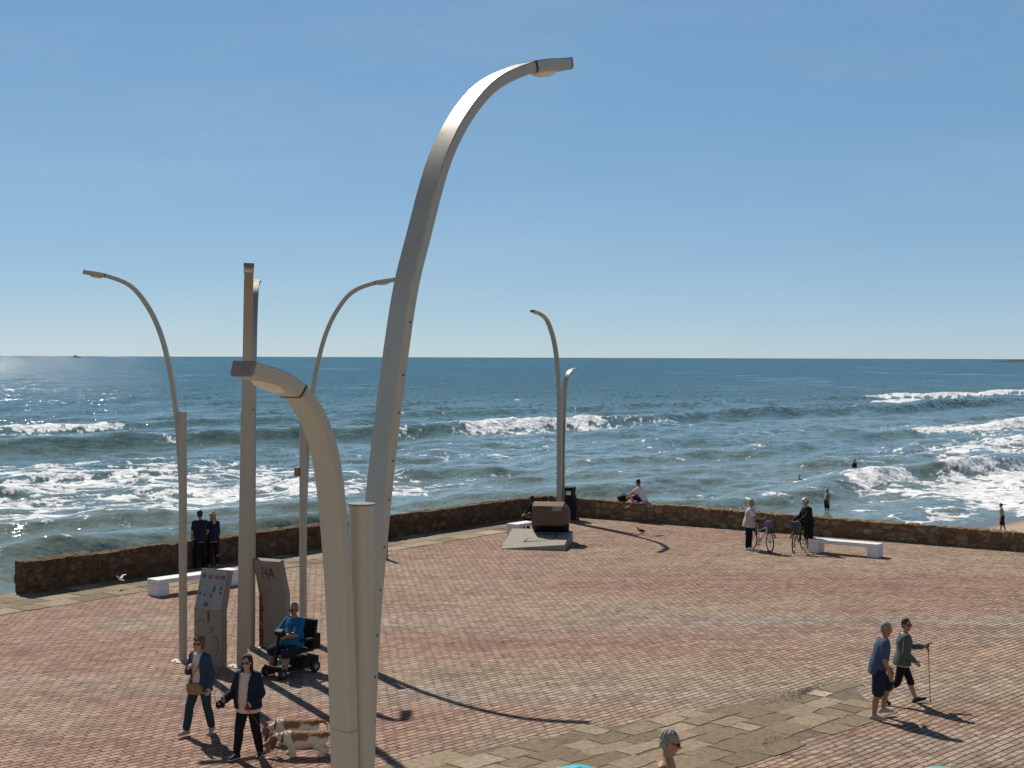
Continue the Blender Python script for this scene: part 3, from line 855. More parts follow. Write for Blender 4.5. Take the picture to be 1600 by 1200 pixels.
def info_pillar(label, loc, rz, panel):
    t = thing("information_pillar", label, "information board", loc, rz, "bent information pillars")
    w, d = .70, .20
    side = [(-d / 2, 0), (d / 2, 0), (d / 2, 1.20), (d / 2 + .23, 1.98), (-d / 2 + .27, 2.02), (-d / 2, 1.20)]   # (y, z): top leans back
    b = MB(); b.loft([[Vector((x, y, z)) for y, z in side] for x in (-w / 2, w / 2)])
    b.build("pillar_body", M['pillar'], t, bevel=.015)
    a = math.atan2(.27, .82); rot = Matrix.Rotation(-a, 3, 'X')
    O = Vector((0, -d / 2, 1.20)); ex = Vector((1, 0, 0)); ez = rot @ Vector((0, 0, 1)); ny = rot @ Vector((0, -1, 0))
    P = lambda x, h, o=0.0: O + ex * x + ez * h + ny * o
    if panel:
        b = MB(); b.box(P(0, .415, .008), (.66, .016, .80), rot); fr = b.build("panel", simple("panel_print", (.30, .30, .315), .5, var=.12), t, bevel=.004)
        g = random.Random(2)
        dark = simple("panel_photo", (.10, .095, .10), .5, var=.5, scale=30); warm = simple("panel_photo_warm", (.22, .13, .085), .5, var=.4, scale=30); ink = simple("panel_text", (.25, .25, .27), .6)
        for x, h, ww, hh, m in ((-.23, .70, .10, .09, dark), (-.07, .69, .10, .09, warm), (.11, .69, .12, .09, warm), (.25, .69, .09, .08, dark), (.08, .44, .07, .13, dark), (.25, .46, .06, .06, dark), (.25, .37, .05, .05, dark),
                                (-.26, .33, .07, .07, dark), (-.14, .31, .06, .06, dark), (.02, .30, .06, .08, dark), (-.06, .11, .11, .09, dark)):
            b = MB(); b.box(P(x, h, .018), (ww, .004, hh), rot); b.build("picture", m, fr)
        b = MB()
        for x0 in (-.30, -.14, .02, .18):
            for k in range(22):
                h = .60 - k * .026
                if g.random() < .22: continue
                ln = g.uniform(.07, .125)
                b.box(P(x0 + ln / 2, h, .0175), (ln, .002, .009), rot)
        b.build("text_block", ink, fr)
        b = MB(); b.box((.02, -d / 2 - .002, 1.06), (.06, .003, .25)); b.build("rust_streak", M['rust'], t)
        curves = [[(-.22, .95), (-.16, .99), (-.09, .95), (-.04, .93)], [(.05, .78), (.09, .84), (.13, .8), (.09, .73), (.06, .74)], [(.12, .64), (.2, .66), (.25, .55), (.26, .42), (.22, .28), (.17, .25)], [(-.24, .5), (-.22, .44), (-.2, .5)]]
        off = -d / 2 - .004
    else:
        # reverse side, lettered by hand
        curves = []
    b = MB()
    for cv in curves:
        b.tube(catmull([(x, off, z) for x, z in cv], 5), .006, 5)
    if curves: b.build("graffiti", M['ink'], t)
    if not panel:
        b = MB()
        a2 = math.atan2(.23, .78); rt = Matrix.Rotation(-a2, 3, 'X')
        Q = lambda x, h: Vector((-x, d / 2, 1.20)) + rt @ Vector((0, 0.005, h))
        for cv in ([(-.14, .68), (-.16, .45), (-.13, .38)], [(-.10, .66), (-.05, .47), (-.02, .66)], [(-.2, .52), (-.05, .50), (.14, .47)], [(.03, .42), (.07, .66), (.10, .42)], [(.0, .46), (.12, .5)], [(.1, .64), (.14, .44), (.2, .4)], [(-.04, .5), (-.01, .34)]):
            b.tube(catmull([Q(x, h) for x, h in cv], 5), .008, 5)
        b.build("graffiti", M['ink'], t)
        b = MB(); g = random.Random(5)
        for k in range(26):
            z = g.uniform(.1, 1.15); b.box((.27 + g.uniform(-.035, .05), d / 2 + .0015, z), (g.uniform(.02, .06), .003, g.uniform(.04, .22)))
        b.build("rust_streak", M['rust'], t)
    return t
info_pillar("weathered information pillar with a tilted printed panel beside the slim lamp", at(329, 1041), R(-24), True)
info_pillar("weathered information pillar seen from its blank back with scrawled graffiti", at(429, 1012), R(156), False)

# stone slab and hexagonal steel block by the corner
def monument():
    t = thing("monument", "brown hexagonal metal block on a sloping grey stone slab near the wall corner", "monument", at(845, 852), R(-9))
    def stone():
        q = NT("slab_stone"); c = q.coord()
        col = q.mix(q.noise(c, 9, 6, .75), (.20, .18, .15), (.47, .42, .35))
        col = q.mix(q.ramp(q.noise(c, 16, 4, .7), [(.56, 0.0), (.66, .75)]), col, (.10, .09, .08))
        q.set(Base_Color=col, Roughness=.9); q.bump(q.noise(c, 30, 4), .5, .02); return q.m
    def corten():
        q = NT("weathered_steel"); c = q.coord()
        col = q.mix(q.noise(q.mapping(c, scale=(1, 1, 3)), 2.2, 5, .65), (.13, .068, .036), (.20, .115, .065))
        q.set(Base_Color=col, Roughness=.75, Metallic=.15); return q.m
    S, K = stone(), corten()
    w = 1.95
    b = MB(); b.loft([[Vector((x + (.0 if x > 0 else .0), y, z)) for y, z in ((-1.25, 0), (1.2, 0), (1.2, .42), (-1.25, zt))] for x, zt in ((-w / 2 - .22, .02), (w / 2, .20))])
    b.build("slab", S, t, bevel=.02)
    def top(x, y): 
        zt = .03 + (.20 - .03) * (x + w / 2) / w
        return zt + (.42 - zt) * (y + 1.25) / 2.45
    b = MB()
    c4 = [(-.50, -.60), (.44, -.60), (.56, .30), (-.32, .30)]
    for i in range(4):
        p, q = c4[i], c4[(i + 1) % 4]
        b.tube([(p[0], p[1], top(*p) + .004), (q[0], q[1], top(*q) + .004)], .036, 6)
    b.build("carved_frame", simple("frame_groove", (.045, .04, .036), .9), t)
    b = MB(); g = random.Random(8)
    for k in range(16):
        x, y = g.uniform(-.34, .36), g.uniform(-.42, .12); a = g.uniform(0, 3)
        b.tube([(x, y, top(x, y) + .003), (x + .12 * math.cos(a), y + .1 * math.sin(a), top(x + .12 * math.cos(a), y + .1 * math.sin(a)) + .003)], .022, 5)
    b.build("carving", simple("carving_dark", (.11, .10, .085), .9), t)
    # hexagonal block: profile in (y, z) extruded along x
    hexa = [(.74, .37), (.20, .68), (.38, 1.32), (.90, 1.43), (1.34, 1.04), (1.15, .37)]
    foot = [(.74, .37), (.26, .645), (1.25, .645), (1.15, .37)]  # lower facet, split off to carry the painted shade
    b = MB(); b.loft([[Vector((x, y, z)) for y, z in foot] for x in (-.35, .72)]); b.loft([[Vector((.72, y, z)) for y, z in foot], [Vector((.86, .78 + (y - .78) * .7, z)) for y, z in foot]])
    b.build("shaded_underside", simple("underside_shade", (.02, .015, .012), .7, spec=.2), t)  # lower facet split off, near-black to paint in the shade under the block
    hexa = [(.26, .65), (.20, .70), (.38, 1.32), (.90, 1.43), (1.34, 1.04), (1.25, .65)]
    b = MB(); b.loft([[Vector((x, y, z)) for y, z in hexa] for x in (-.36, .72)])
    # chamfer of the right end
    b2 = MB(); b2.loft([[Vector((.72, y, z)) for y, z in hexa], [Vector((.90, .78 + (y - .78) * .62, .86 + (z - .86) * .62)) for y, z in hexa]])
    b.add(b2.v, b2.f)
    b.build("steel_block", K, t, bevel=.012)
    b = MB(); a = math.atan2(.18, .64); rot = Matrix.Rotation(-a, 3, 'X')
    b.box(Vector((.52, .352, 1.24)), (.34, .012, .17), rot); b.build("plaque", simple("plaque_grey", (.28, .28, .30), .5), t)
monument()

# ------------------------------------------------------------------ benches
def bench(label, p_near, dirv, L, w=.5, h=.45):
    t = thing("stone_bench", label, "bench", p_near, math.atan2(dirv.y, dirv.x), "white concrete benches")
    b = MB(); b.box((L / 2, 0, h - .06), (L, w, .12)); b.build("seat", M['white_conc'], t, bevel=.015)
    for x in (.19, L - .19):
        b = MB(); b.box((x, 0, (h - .123) / 2), (.37, w - .004, h - .123)); b.build("leg", M['white_conc'], t, bevel=.012)
    return t
bench("long white concrete bench by the sea-side wall at the left", at(238, 931), Vector((.66, .75, 0)), 2.75)
bench("white concrete bench beside the cyclist in black, in front of the right wall", at(1376, 871), Vector((-.82, .575, 0)), 2.42)
bench("white concrete bench partly hidden behind the brown metal block", at(800, 838), Vector((.60, .80, 0)), 2.6)

# litter bin
def bin_():
    t = thing("litter_bin", "tall black litter bin with an open slot behind the distant lamp", "litter bin", at(888, 812), R(-20))
    w, d, h = .46, .45, 1.28
    b = MB(); b.box((0, 0, .49), (w + .1, d, .98)); b.build("bin_body", M['black'], t, bevel=.03)
    for x in (-w / 2 + .03, w / 2 - .03):
        b = MB(); b.box((x, 0, 1.07), (.08, d - .06, .2)); b.build("post", M['black'], t, bevel=.008)
    b = MB(); b.box((0, 0, 1.24), (w + .06, d, .16)); b.build("hood", M['black'], t, bevel=.04)
    b = MB(); b.box((0, 0, .03), (w + .3, d + .1, .06)); b.build("base", M['black'], t, bevel=.015)
bin_()

# short post behind the big lamp
def post():
    t = thing("bollard", "short grey metal post standing behind the large nearest lamp", "bollard", at(602, 874))
    b = MB(); b.cyl((0, 0, 0), (0, 0, .92), .085, n=20); b.build("post", M['grey_metal'], t, smooth=40)
    b = MB(); b.ell((0, 0, .92), (.085, .085, .05)); b.build("cap", M['grey_metal'], t, smooth=True)
    b = MB(); b.cyl((0, 0, 0), (0, 0, .03), .14, n=20); b.build("foot", M['grey_metal'], t, smooth=40)
post()

def bird(name, label, loc, rz, cols, flying):
    b = MB()
    b.ell((0, 0, .09), (.055, .13, .055), Matrix.Rotation(R(18), 3, 'X'))
    b.capsule((0, .09, .13), (0, .135, .175), .032, .026)
    b.ell((0, .14, .185), (.026, .034, .028)); b.capsule((0, .16, .182), (0, .195, .176), .008, .003, 6)
    b.loft([[Vector((sx * .03, -.10, .07 + z)) for sx, z in ((-1, -.01), (1, -.01), (1, .01), (-1, .01))], [Vector((sx * .045, -.23, .045 + z)) for sx, z in ((-1, -.005), (1, -.005), (1, .005), (-1, .005))]])
    o = b.remesh(name, cols[0], None, .009, 2)
    tag(o, label, "bird"); o.location = loc; o.rotation_euler = (0, 0, rz)
    for s in (-1, 1):
        w = MB()
        if flying:
            r0 = [Vector((s * .04, y, .12)) for y in (-.07, .08)]; r1 = [Vector((s * .17, y, .24)) for y in (-.06, .09)]; r2 = [Vector((s * .30, y, .27)) for y in (-.09, -.03)]
            for a, c in ((r0, r1), (r1, r2)):
                w.loft([[a[0], a[1], a[1] + Vector((0, 0, .012)), a[0] + Vector((0, 0, .012))], [c[0], c[1], c[1] + Vector((0, 0, .008)), c[0] + Vector((0, 0, .008))]])
        else:
            w.ell((s * .05, -.03, .10), (.014, .115, .042), Matrix.Rotation(R(16), 3, 'X'))
        w.build("wing", cols[1], o, smooth=30)
        if not flying:
            l = MB(); l.capsule((s * .022, .0, .05), (s * .022, .01, .006), .006, .005, 6); l.capsule((s * .022, .01, .006), (s * .022, .045, .005), .005, .003, 6); l.build("leg", simple("bird_leg", (.35, .12, .08), .6), o)
gm = at(188, 908, .22)
bird("pigeon", "white pigeon flapping low in front of the left stone wall", gm, R(60), (simple("white_feather", (.8, .8, .8), .7), simple("white_wing", (.72, .72, .72), .7)), True)
bpy.data.objects["pigeon"].scale = (.62, .62, .62)
bird("pigeon", "small dark pigeon standing on the paving right of the brown block", at(1002, 833), R(70), (simple("dark_feather", (.06, .06, .07), .6), simple("dark_wing", (.10, .10, .11), .6)), False)

def ship():
    d = 9000.0
    t = thing("boat", "tiny grey boat on the horizon at the far left", "boat", ((120 - 800) / F * d, d, SEA), R(10))
    b = MB()
    b.loft([[Vector((x, y * k, z)) for y, z in ((-4, 0), (4, 0), (5.5, 5), (-5.5, 5))] for x, k in ((-24, .8), (10, 1), (20, .6), (26, .05))])
    b.build("hull", simple("boat_hull", (.10, .11, .13), .6), t)
    b = MB(); b.box((-10, 0, 9), (14, 8, 8)); b.build("cabin", simple("boat_cabin", (.45, .46, .48), .6), t, bevel=.5)
    b = MB(); b.cyl((-4, 0, 12), (-4, 0, 20), .5); b.build("mast", simple("boat_mast", (.15, .15, .16), .6), t)
ship()

def parasol(label, x, y, z):
    t = thing("parasol", label, "parasol", (x, y, .4), R(20), "turquoise parasols in the foreground")
    cm = simple("turquoise_cloth", (.03, .42, .50), .8, var=.1); wm = simple("white_trim", (.8, .8, .8), .8)
    zt = z - .4; n = 32
    rings = []
    for k in range(9):
        f = k / 8; r = .04 + f * 1.0; zz = zt - .62 * f ** 1.6
        rings.append([Vector((r * math.cos(a) * (1 - .03 * (1 + math.cos(8 * a)) * f), r * math.sin(a) * (1 - .03 * (1 + math.cos(8 * a)) * f), zz)) for a in (2 * math.pi * j / n for j in range(n))])
    b = MB(); b.loft(rings + [[v - Vector((0, 0, .012)) for v in r] for r in reversed(rings)]); b.build("canopy", cm, t, smooth=40)
    b = MB(); b.torus((0, 0, zt - .62), (0, 0, 1), 1.03, .012, 40, 6); b.build("trim", wm, t, smooth=True)
    b = MB(); b.ell((0, 0, zt - .012), (.05, .05, .022)); b.build("finial", cm, t, smooth=True)
    b = MB(); b.cyl((0, 0, 0), (0, 0, zt), .02); b.build("pole", M['steel'], t, smooth=40)
    b = MB(); b.cyl((0, 0, 0), (0, 0, .08), .25, .22); b.build("base", M['white_conc'], t, smooth=40)
parasol("turquoise parasol whose top peeks in at the bottom, left of the shirtless man", .66, 14.0, 2.495)
parasol("turquoise parasol whose top peeks in at the bottom, right of the shirtless man", 4.22, 14.0, 2.49)
# ------------------------------------------------------------------ people
def skin_mat(name, col):
    t = NT(name); c = t.coord()
    f = t.noise(c, 14, 4)
    t.set(Base_Color=t.mix(f, tuple(x * .82 for x in col), tuple(x * 1.15 for x in col)), Roughness=.55, Subsurface_Weight=.08, Subsurface_Radius=(.01, .004, .002))
    return t.m
def cloth(name, col, var=.18, sheen=0.0):
    t = NT(name); c = t.coord()
    f = t.noise(c, 6, 5, .65)
    t.set(Base_Color=t.mix(f, tuple(x * (1 - var) for x in col), tuple(min(1, x * (1 + var)) for x in col)), Roughness=.9, Specular_IOR_Level=.2)
    t.bump(t.noise(t.mapping(c, scale=(1, 1, .6)), 13, 4, .6), .5, .02)
    return t.m
SK = dict(tan=skin_mat("skin_tan", (.40, .22, .145)), fair=skin_mat("skin_fair", (.50, .30, .215)), brown=skin_mat("skin_sunburnt", (.33, .165, .10)))
def hair_mat(name, col):
    t = NT(name); c = t.coord()
    f = t.noise(t.mapping(c, scale=(1, 1, .45)), 85, 4, .75); g = t.noise(c, 14, 3)
    k = t.ramp(t.math('ADD', t.math('MULTIPLY', f, .7), t.math('MULTIPLY', g, .3)), [(.38, 0.0), (.62, 1.0)])
    t.set(Base_Color=t.mix(k, tuple(x * .35 for x in col), tuple(min(1, x * 1.45) for x in col)), Roughness=.6)
    t.bump(f, .9, .015); return t.m
HAIR = {k: hair_mat("hair_" + k, c) for k, c in dict(dark=(.015, .011, .009), auburn=(.16, .07, .03), grey=(.25, .235, .215), blonde=(.40, .28, .13), white=(.55, .53, .50)).items()}
LENSM = simple("dark_lenses", (.01, .01, .012), .15)
LIP = simple("lips", (.30, .11, .09), .6); EYE = simple("eyes", (.03, .022, .018), .3)

PROF_M = [(-.075, .055, .05), (-.03, .094, .072), (.03, .096, .074), (.10, .088, .068), (.17, .098, .073), (.235, .108, .074), (.285, .098, .056), (.315, .055, .042), (.335, .034, .036)]
PROF_F = [(-.075, .058, .052), (-.03, .102, .078), (.03, .098, .074), (.10, .080, .062), (.17, .087, .070), (.225, .092, .074), (.28, .086, .052), (.312, .048, .038), (.335, .029, .031)]

def person(label, loc, face, H=1.7, sex='m', lean=0, side=0, twist=0, arms=((0, 8, 10, 4), (0, 8, 10, 4)), legs=((0, 3, 0, 0), (0, 3, 0, 0)),
           head=(0, 0), fat=0.0, skin='tan', hair=None, top=None, jacket=None, bottom=None, shoes=None, glasses=False, hat=None,
           hipz=None, feet=(0, 0), curl=(35, 35), vox=.0085, group=None, palm=(None, None), footyaw=8):
    J = {}
    D = lambda f, a, s: Vector((math.sin(R(a)) * s, math.sin(R(f)) * math.cos(R(a)), -math.cos(R(f)) * math.cos(R(a))))
    S = Vector((math.sin(R(side)), math.sin(R(lean)), math.cos(R(lean)) * math.cos(R(side)))).normalized()
    X = Vector((1, 0, 0)); Fw = S.cross(X) * -1
    if Fw.y < 0: Fw = -Fw
    hip = Vector((0, 0, 0))
    XT = Matrix.Rotation(R(twist), 3, S) @ X
    prof = PROF_M if sex == 'm' else PROF_F
    P_ = lambda t: hip + S * (t * H)
    shw = (.098 if sex == 'm' else .085) * H
    for i, s in ((0, 1), (1, -1)):
        uf, ua, ff, fa = arms[i]
        sh = P_(.278) + XT * (shw * s); el = sh + D(uf, ua, s) * (.172 * H); wr = el + D(ff, fa, s) * (.145 * H)
        tf, ta, sf, sa = legs[i]
        hj = hip + X * (.052 * H * s) - Vector((0, 0, .015 * H)); kn = hj + D(tf, ta, s) * (.24 * H); an = kn + D(sf, sa, s) * (.235 * H)
        J[i] = dict(sh=sh, el=el, wr=wr, hj=hj, kn=kn, an=an, s=s)
        fp = R(feet[i]); yw = R(footyaw) * s
        fd = Vector((math.sin(yw) * math.cos(fp), math.cos(yw) * math.cos(fp), math.sin(fp)))      # foot direction, positive pitch lifts the toe
        fu = Vector((0, -math.sin(fp), math.cos(fp)))
        J[i].update(fd=fd, fu=fu, heel=an - fd * (.032 * H) - fu * (.03 * H), toe=an + fd * (.105 * H) - fu * (.032 * H))
    low = min(min(j['heel'].z - .014 * H, j['toe'].z - .011 * H) for j in J.values())
    off = Vector((0, 0, (-low if hipz is None else hipz)))
    face = Vector((face[0], face[1], 0)).normalized(); rz = math.atan2(face.y, face.x) - math.pi / 2
    Rh = Matrix.Rotation(R(head[0]), 3, 'Z') @ Matrix.Rotation(-R(head[1]), 3, 'X')
    nk = P_(.335); hc = nk + (S * .5 + Vector((0, .15, .8))).normalized() * (.085 * H)
    hc = hc + (Rh @ Vector((0, .012, 0))) * H
    HD = lambda x, y, z: hc + off + Rh @ (Vector((x, y, z)) * H)
    def torso(b, infl, t0, t1, flare=0.0):
        rings = []
        for k in range(17):
            t = t0 + (t1 - t0) * k / 16
            tt = max(prof[0][0], min(prof[-1][0], t))
            for a, c in zip(prof, prof[1:]):
                if a[0] <= tt <= c[0]:
                    f = (tt - a[0]) / (c[0] - a[0]); rx = a[1] + (c[1] - a[1]) * f; ry = a[2] + (c[2] - a[2]) * f; break
            if t < -.03: rx, ry = max(rx, prof[1][1]), max(ry, prof[1][2])
            bl = math.exp(-((t - .08) / .09) ** 2) * fat
            rx += .028 * bl; ry += .045 * bl
            fl = flare * max(0, (.08 - t)) * 1.2
            ax = X.lerp(XT, max(0, min(1, t / .28)))
            o = P_(t) + off + Fw * (.02 * bl * H) + Fw * (.006 * H if t > .1 else 0)
            rings.append([o + ax * ((rx * H + infl + fl) * math.cos(2 * math.pi * q / 22)) + Fw * ((ry * H + infl + fl) * math.sin(2 * math.pi * q / 22)) for q in range(22)])
        b.loft(rings)
    AR = [.030, .0245, .0255, .0165] if sex == 'm' else [.026, .021, .0215, .0145]
    LR = [.052, .036, .036, .0225] if sex == 'm' else [.054, .035, .035, .0215]
    AR = [r * (1 + .25 * fat) for r in AR]; LR = [r * (1 + .12 * fat) for r in LR]
    def limb(b, p0, p1, p2, r, infl, upto, bulge, flare=0.0):
        """upto 0..1 first segment, 1..2 second"""
        p0, p1, p2 = p0 + off, p1 + off, p2 + off
        f = min(1, upto); q = p0.lerp(p1, f)
        b.capsule(p0, q, r[0] * H + infl, (r[0] + (r[1] - r[0]) * f) * H + infl + flare * (upto <= 1))
        if upto > 1:
            f = upto - 1; m = .32
            if f <= m:
                b.capsule(p1, p1.lerp(p2, f), r[1] * H + infl, r[2] * H + infl + flare)
            else:
                c = p1.lerp(p2, m) + bulge; b.capsule(p1, c, r[1] * H + infl, r[2] * H + infl)
                g = (f - m) / (1 - m); b.capsule(c, p1.lerp(p2, f), r[2] * H + infl, (r[2] + (r[3] - r[2]) * g) * H + infl + flare)
    body = MB()
    torso(body, 0, -.075, .335)
    body.capsule(nk + off - S * (.03 * H), hc + off - Vector((0, 0, .02 * H)), .034 * H if sex == 'm' else .029 * H, .031 * H if sex == 'm' else .027 * H)
    # head: cranium, jaw, chin, nose, ears, brow
    body.ell(HD(0, -.006, .016), (.044 * H, .055 * H, .050 * H), Rh)
    body.ell(HD(0, .012, -.018), (.037 * H, .043 * H, .050 * H), Rh)
    body.ell(HD(0, .030, -.054), (.020 * H, .020 * H, .016 * H), Rh)
    body.capsule(HD(0, .051, .006), HD(0, .062, -.016), .006 * H, .0085 * H, 8)
    body.ell(HD(0, .046, .017), (.030 * H, .010 * H, .008 * H), Rh)
    for s in (-1, 1): body.ell(HD(s * .046, -.004, -.004), (.006 * H, .013 * H, .020 * H), Rh)
    for i in (0, 1):
        j = J[i]; s = j['s']
        body.capsule(P_(.27) + off + XT * (.05 * H * s), j['sh'] + off, .045 * H, .034 * H)
        limb(body, j['sh'], j['el'], j['wr'], AR, 0, 2, Vector())
        limb(body, j['hj'], j['kn'], j['an'], LR, 0, 2, Vector((0, -.012 * H, 0)))
        body.capsule(j['an'] + off, j['heel'] + off, .022 * H, .017 * H); body.capsule(j['an'] + off, j['toe'] + off - j['fd'] * .02 * H, .022 * H, .014 * H); body.capsule(j['heel'] + off, j['toe'] + off - j['fd'] * .015 * H, .016 * H, .014 * H)
        # hand: palm, four curled fingers, thumb off the side of the palm
        d = (j['wr'] - j['el']).normalized()
        n = palm[i] if palm[i] is not None else Vector((-s, 0, -.35))
        n = (n - d * n.dot(d)).normalized(); ac = d.cross(n) * -s     # ac points to the thumb side
        if (ac.y if abs(ac.y) > .3 else ac.z) < 0: ac = -ac
        w = j['wr'] + off; k = .01 * H * .62
        pl0, pl1 = w + d * (.012 * H), w + d * (.055 * H)
        ring = lambda c, a, t: [c + ac * (a * math.cos(2 * math.pi * q / 12)) + n * (t * math.sin(2 * math.pi * q / 12)) for q in range(12)]
        body.loft([ring(w - d * .01 * H, .015 * H, .013 * H), ring(pl0, .019 * H, .013 * H), ring(w + d * .035 * H, .024 * H, .012 * H), ring(pl1, .023 * H, .010 * H)])
        for q, (a, ln) in enumerate(((.017, .9), (.0058, 1.0), (-.0058, .94), (-.017, .76))):
            p = w + d * (.052 * H) + ac * (a * H); dd = d.copy(); r = .0056 * H
            for seg, L in enumerate((.026, .018, .014)):
                dd = Matrix.Rotation(R(curl[i] * (.6 if seg == 0 else 1)), 3, d.cross(n)) @ dd
                e = p + dd * (L * ln * H); body.capsule(p, e, r, r * .9, 8); p = e; r *= .9
        p = w + d * (.018 * H) + ac * (.017 * H); dd = (d * .65 + ac * .75 + n * .25).normalized()
        e = p + dd * (.026 * H); body.capsule(p, e, .0085 * H, .0068 * H, 8)
        dd = (d * .9 + n * (.25 + curl[i] / 90)).normalized(); body.capsule(e, e + dd * (.02 * H), .0066 * H, .0055 * H, 8)
        j['hand'] = w - off + d * (.06 * H) + n * (.012 * H)
    o = body.remesh("person", SK[skin], None, min(vox, .0075) if vox < .01 else vox, 2)
    tag(o, label, "person", group)
    o.location = loc; o.rotation_euler = (0, 0, rz)
    jit = 0.006 if vox < .01 else .008
    inset = lambda p: p
    if top:
        b = MB(); inf = top.get('infl', .014)
        torso(b, inf, -top.get('hem', .05), .318, top.get('flare', .12))
        sl = top.get('sleeve', .55)
        for i in (0, 1):
            j = J[i]
            if sl > 0:
                b.capsule(P_(.268) + off + XT * (.05 * H * j['s']), j['sh'] + off, .046 * H + inf * .7, .036 * H + inf * .7)
                limb(b, j['sh'], j['el'], j['wr'], AR, inf if not jacket or not jacket.get('sleeve', 1.95) else .004, sl, Vector(), .0 if jacket else .008)
        b.remesh(top.get('name', 'shirt'), top['m'], o, vox, 4, jit)
    if jacket:
        b = MB(); inf = jacket.get('infl', .03)
        torso(b, inf, -jacket.get('hem', .05), .312, jacket.get('flare', .15))
        for i in (0, 1):
            j = J[i]
            if jacket.get('sleeve', 1.95) > 0:
                b.capsule(P_(.268) + off + XT * (.05 * H * j['s']), j['sh'] + off, .048 * H + inf * .7, .038 * H + inf * .7)
                limb(b, j['sh'], j['el'], j['wr'], AR, inf * .8, jacket.get('sleeve', 1.95), Vector(), .006)
        op = jacket.get('open', 0)
        ym = lambda c: (c - off - hip).dot(Fw)
        zt = P_(.30).z + off.z
        zb = P_(-jacket.get('hem', .05)).z + off.z + .012
        fn = (lambda c: (op and ym(c) > .022 * H and abs(c.x - .0) < op * (1 - .25 * (zt - c.z)) and c.z < zt + .2 and (Vector((c.x, c.y, 0)).length < .3)) or c.z < zb - .0 and ym(c) < .2 and abs(c.x) < .16 and False) if op else None
        b.remesh('jacket', jacket['m'], o, vox, 4, jit, cut=fn)
    if bottom:
        b = MB(); inf = bottom.get('infl', .012)
        torso(b, min(inf, .010), -.06, .05)
        for i in (0, 1):
            j = J[i]; limb(b, j['hj'], j['kn'], j['an'], LR, inf, bottom.get('len', 1.9), Vector((0, -.006 * H, 0)), bottom.get('flare', .006))
        b.remesh(bottom.get('name', 'trousers'), bottom['m'], o, vox, 4, jit)
    if shoes:
        for i in (0, 1):
            j = J[i]; b = MB()
            hl, te = j['heel'] + off, j['toe'] + off
            b.capsule(hl + j['fu'] * .004 * H, te, .0215 * H, .019 * H); b.capsule(j['an'] + off - j['fu'] * .008 * H, te - j['fd'] * .03 * H, .027 * H, .021 * H); b.capsule(hl, j['an'] + off - j['fu'] * .006 * H, .022 * H, .027 * H)
            sh = b.remesh('shoe', shoes[0], o, vox * .9, 3)
            if len(shoes) > 1:
                q = MB(); rx = j['fd'].cross(j['fu'])
                ring = []
                for k in range(18):
                    a = 2 * math.pi * k / 18; m = (hl + te) / 2; half = ((te - hl).length / 2 + .024 * H)
                    ring.append(m + j['fd'] * (half * math.cos(a)) + rx * (.025 * H * math.sin(a) * (1 + .12 * math.cos(a))))
                q.loft([[v - j['fu'] * .0125 * H for v in ring], [v - j['fu'] * .004 * H for v in ring]]); q.build('sole', shoes[1], sh, smooth=40)
    if hair:
        style, hm = hair; b = MB()
        if style in ('short', 'bob', 'long', 'crop'):
            tk = dict(short=.006, crop=.003, bob=.012, long=.010)[style]
            b.ell(HD(0, -.018, .025), ((.044 + tk) * H, (.050 + tk) * H, (.046 + tk) * H), Rh, 18, 12)
            b.ell(HD(0, -.028, -.008), ((.040 + tk) * H, (.036 + tk) * H, (.044 + tk * .6) * H), Rh)
            if style == 'bob':
                for s in (-1, 1): b.ell(HD(s * .040, -.008, -.018), (.020 * H, .034 * H, .046 * H), Rh)
                b.ell(HD(.015, .030, .052), (.034 * H, .022 * H, .014 * H), Rh)
            if style == 'long':
                for s in (-1, 1): b.capsule(HD(s * .040, -.012, .0), HD(s * .047, -.012, -.115), .020 * H, .016 * H)
                b.capsule(HD(0, -.04, 0), HD(0, -.052, -.15), .042 * H, .03 * H)
        elif style == 'fringe':
            b.ell(HD(0, -.034, -.006), (.046 * H, .030 * H, .030 * H), Rh)
            for s in (-1, 1): b.ell(HD(s * .040, -.014, .0), (.009 * H, .024 * H, .022 * H), Rh)
        b.remesh('hair', hm, o, max(vox * .75, .0055), 1, .011 if style != 'crop' else .007, 26)
    if hat:
        kind, hm = hat; b = MB()
        b.ell(HD(0, -.008, .030), (.052 * H, .062 * H, .046 * H), Rh)
        if kind == 'cap': b.ell(HD(0, .060, .030), (.036 * H, .036 * H, .006 * H), Rh)
        if kind == 'sunhat': b.ell(HD(0, -.004, .024), (.088 * H, .095 * H, .008 * H), Rh, 24)
        if kind == 'helmet':
            b.ell(HD(0, -.010, .040), (.060 * H, .076 * H, .046 * H), Rh); b.ell(HD(0, .058, .030), (.034 * H, .018 * H, .006 * H), Rh)
        b.remesh('helmet' if kind == 'helmet' else 'hat', hm, o, vox * .7, 2)
    if glasses:
        b = MB()
        for s in (-1, 1):
            b.ell(HD(s * .021, .051, .003), (.018 * H, .007 * H, .0135 * H), Rh)
            b.capsule(HD(s * .037, .044, .006), HD(s * .047, -.004, .008), .0025 * H, .0025 * H, 6)
        b.capsule(HD(-.012, .055, .007), HD(.012, .055, .007), .003 * H, .003 * H, 6)
        b.build('sunglasses', LENSM, o, smooth=True)
    elif vox < .01:
        for s in (-1, 1):
            b = MB(); b.ell(HD(s * .018, .0475, .004), (.0062 * H, .004 * H, .0038 * H), Rh); b.build('eye', EYE, o, smooth=True)
    if vox < .01:
        b = MB(); b.ell(HD(0, .0505, -.034), (.0135 * H, .005 * H, .0042 * H), Rh); b.build('mouth', LIP, o, smooth=True)
    Mw = Matrix.Translation(Vector(loc)) @ Matrix.Rotation(rz, 4, 'Z')
    return o, dict(w=lambda v: Mw @ (v + off), J=J, off=off, M=Mw, P=P_, hc=hc, Fw=Fw, X=X)

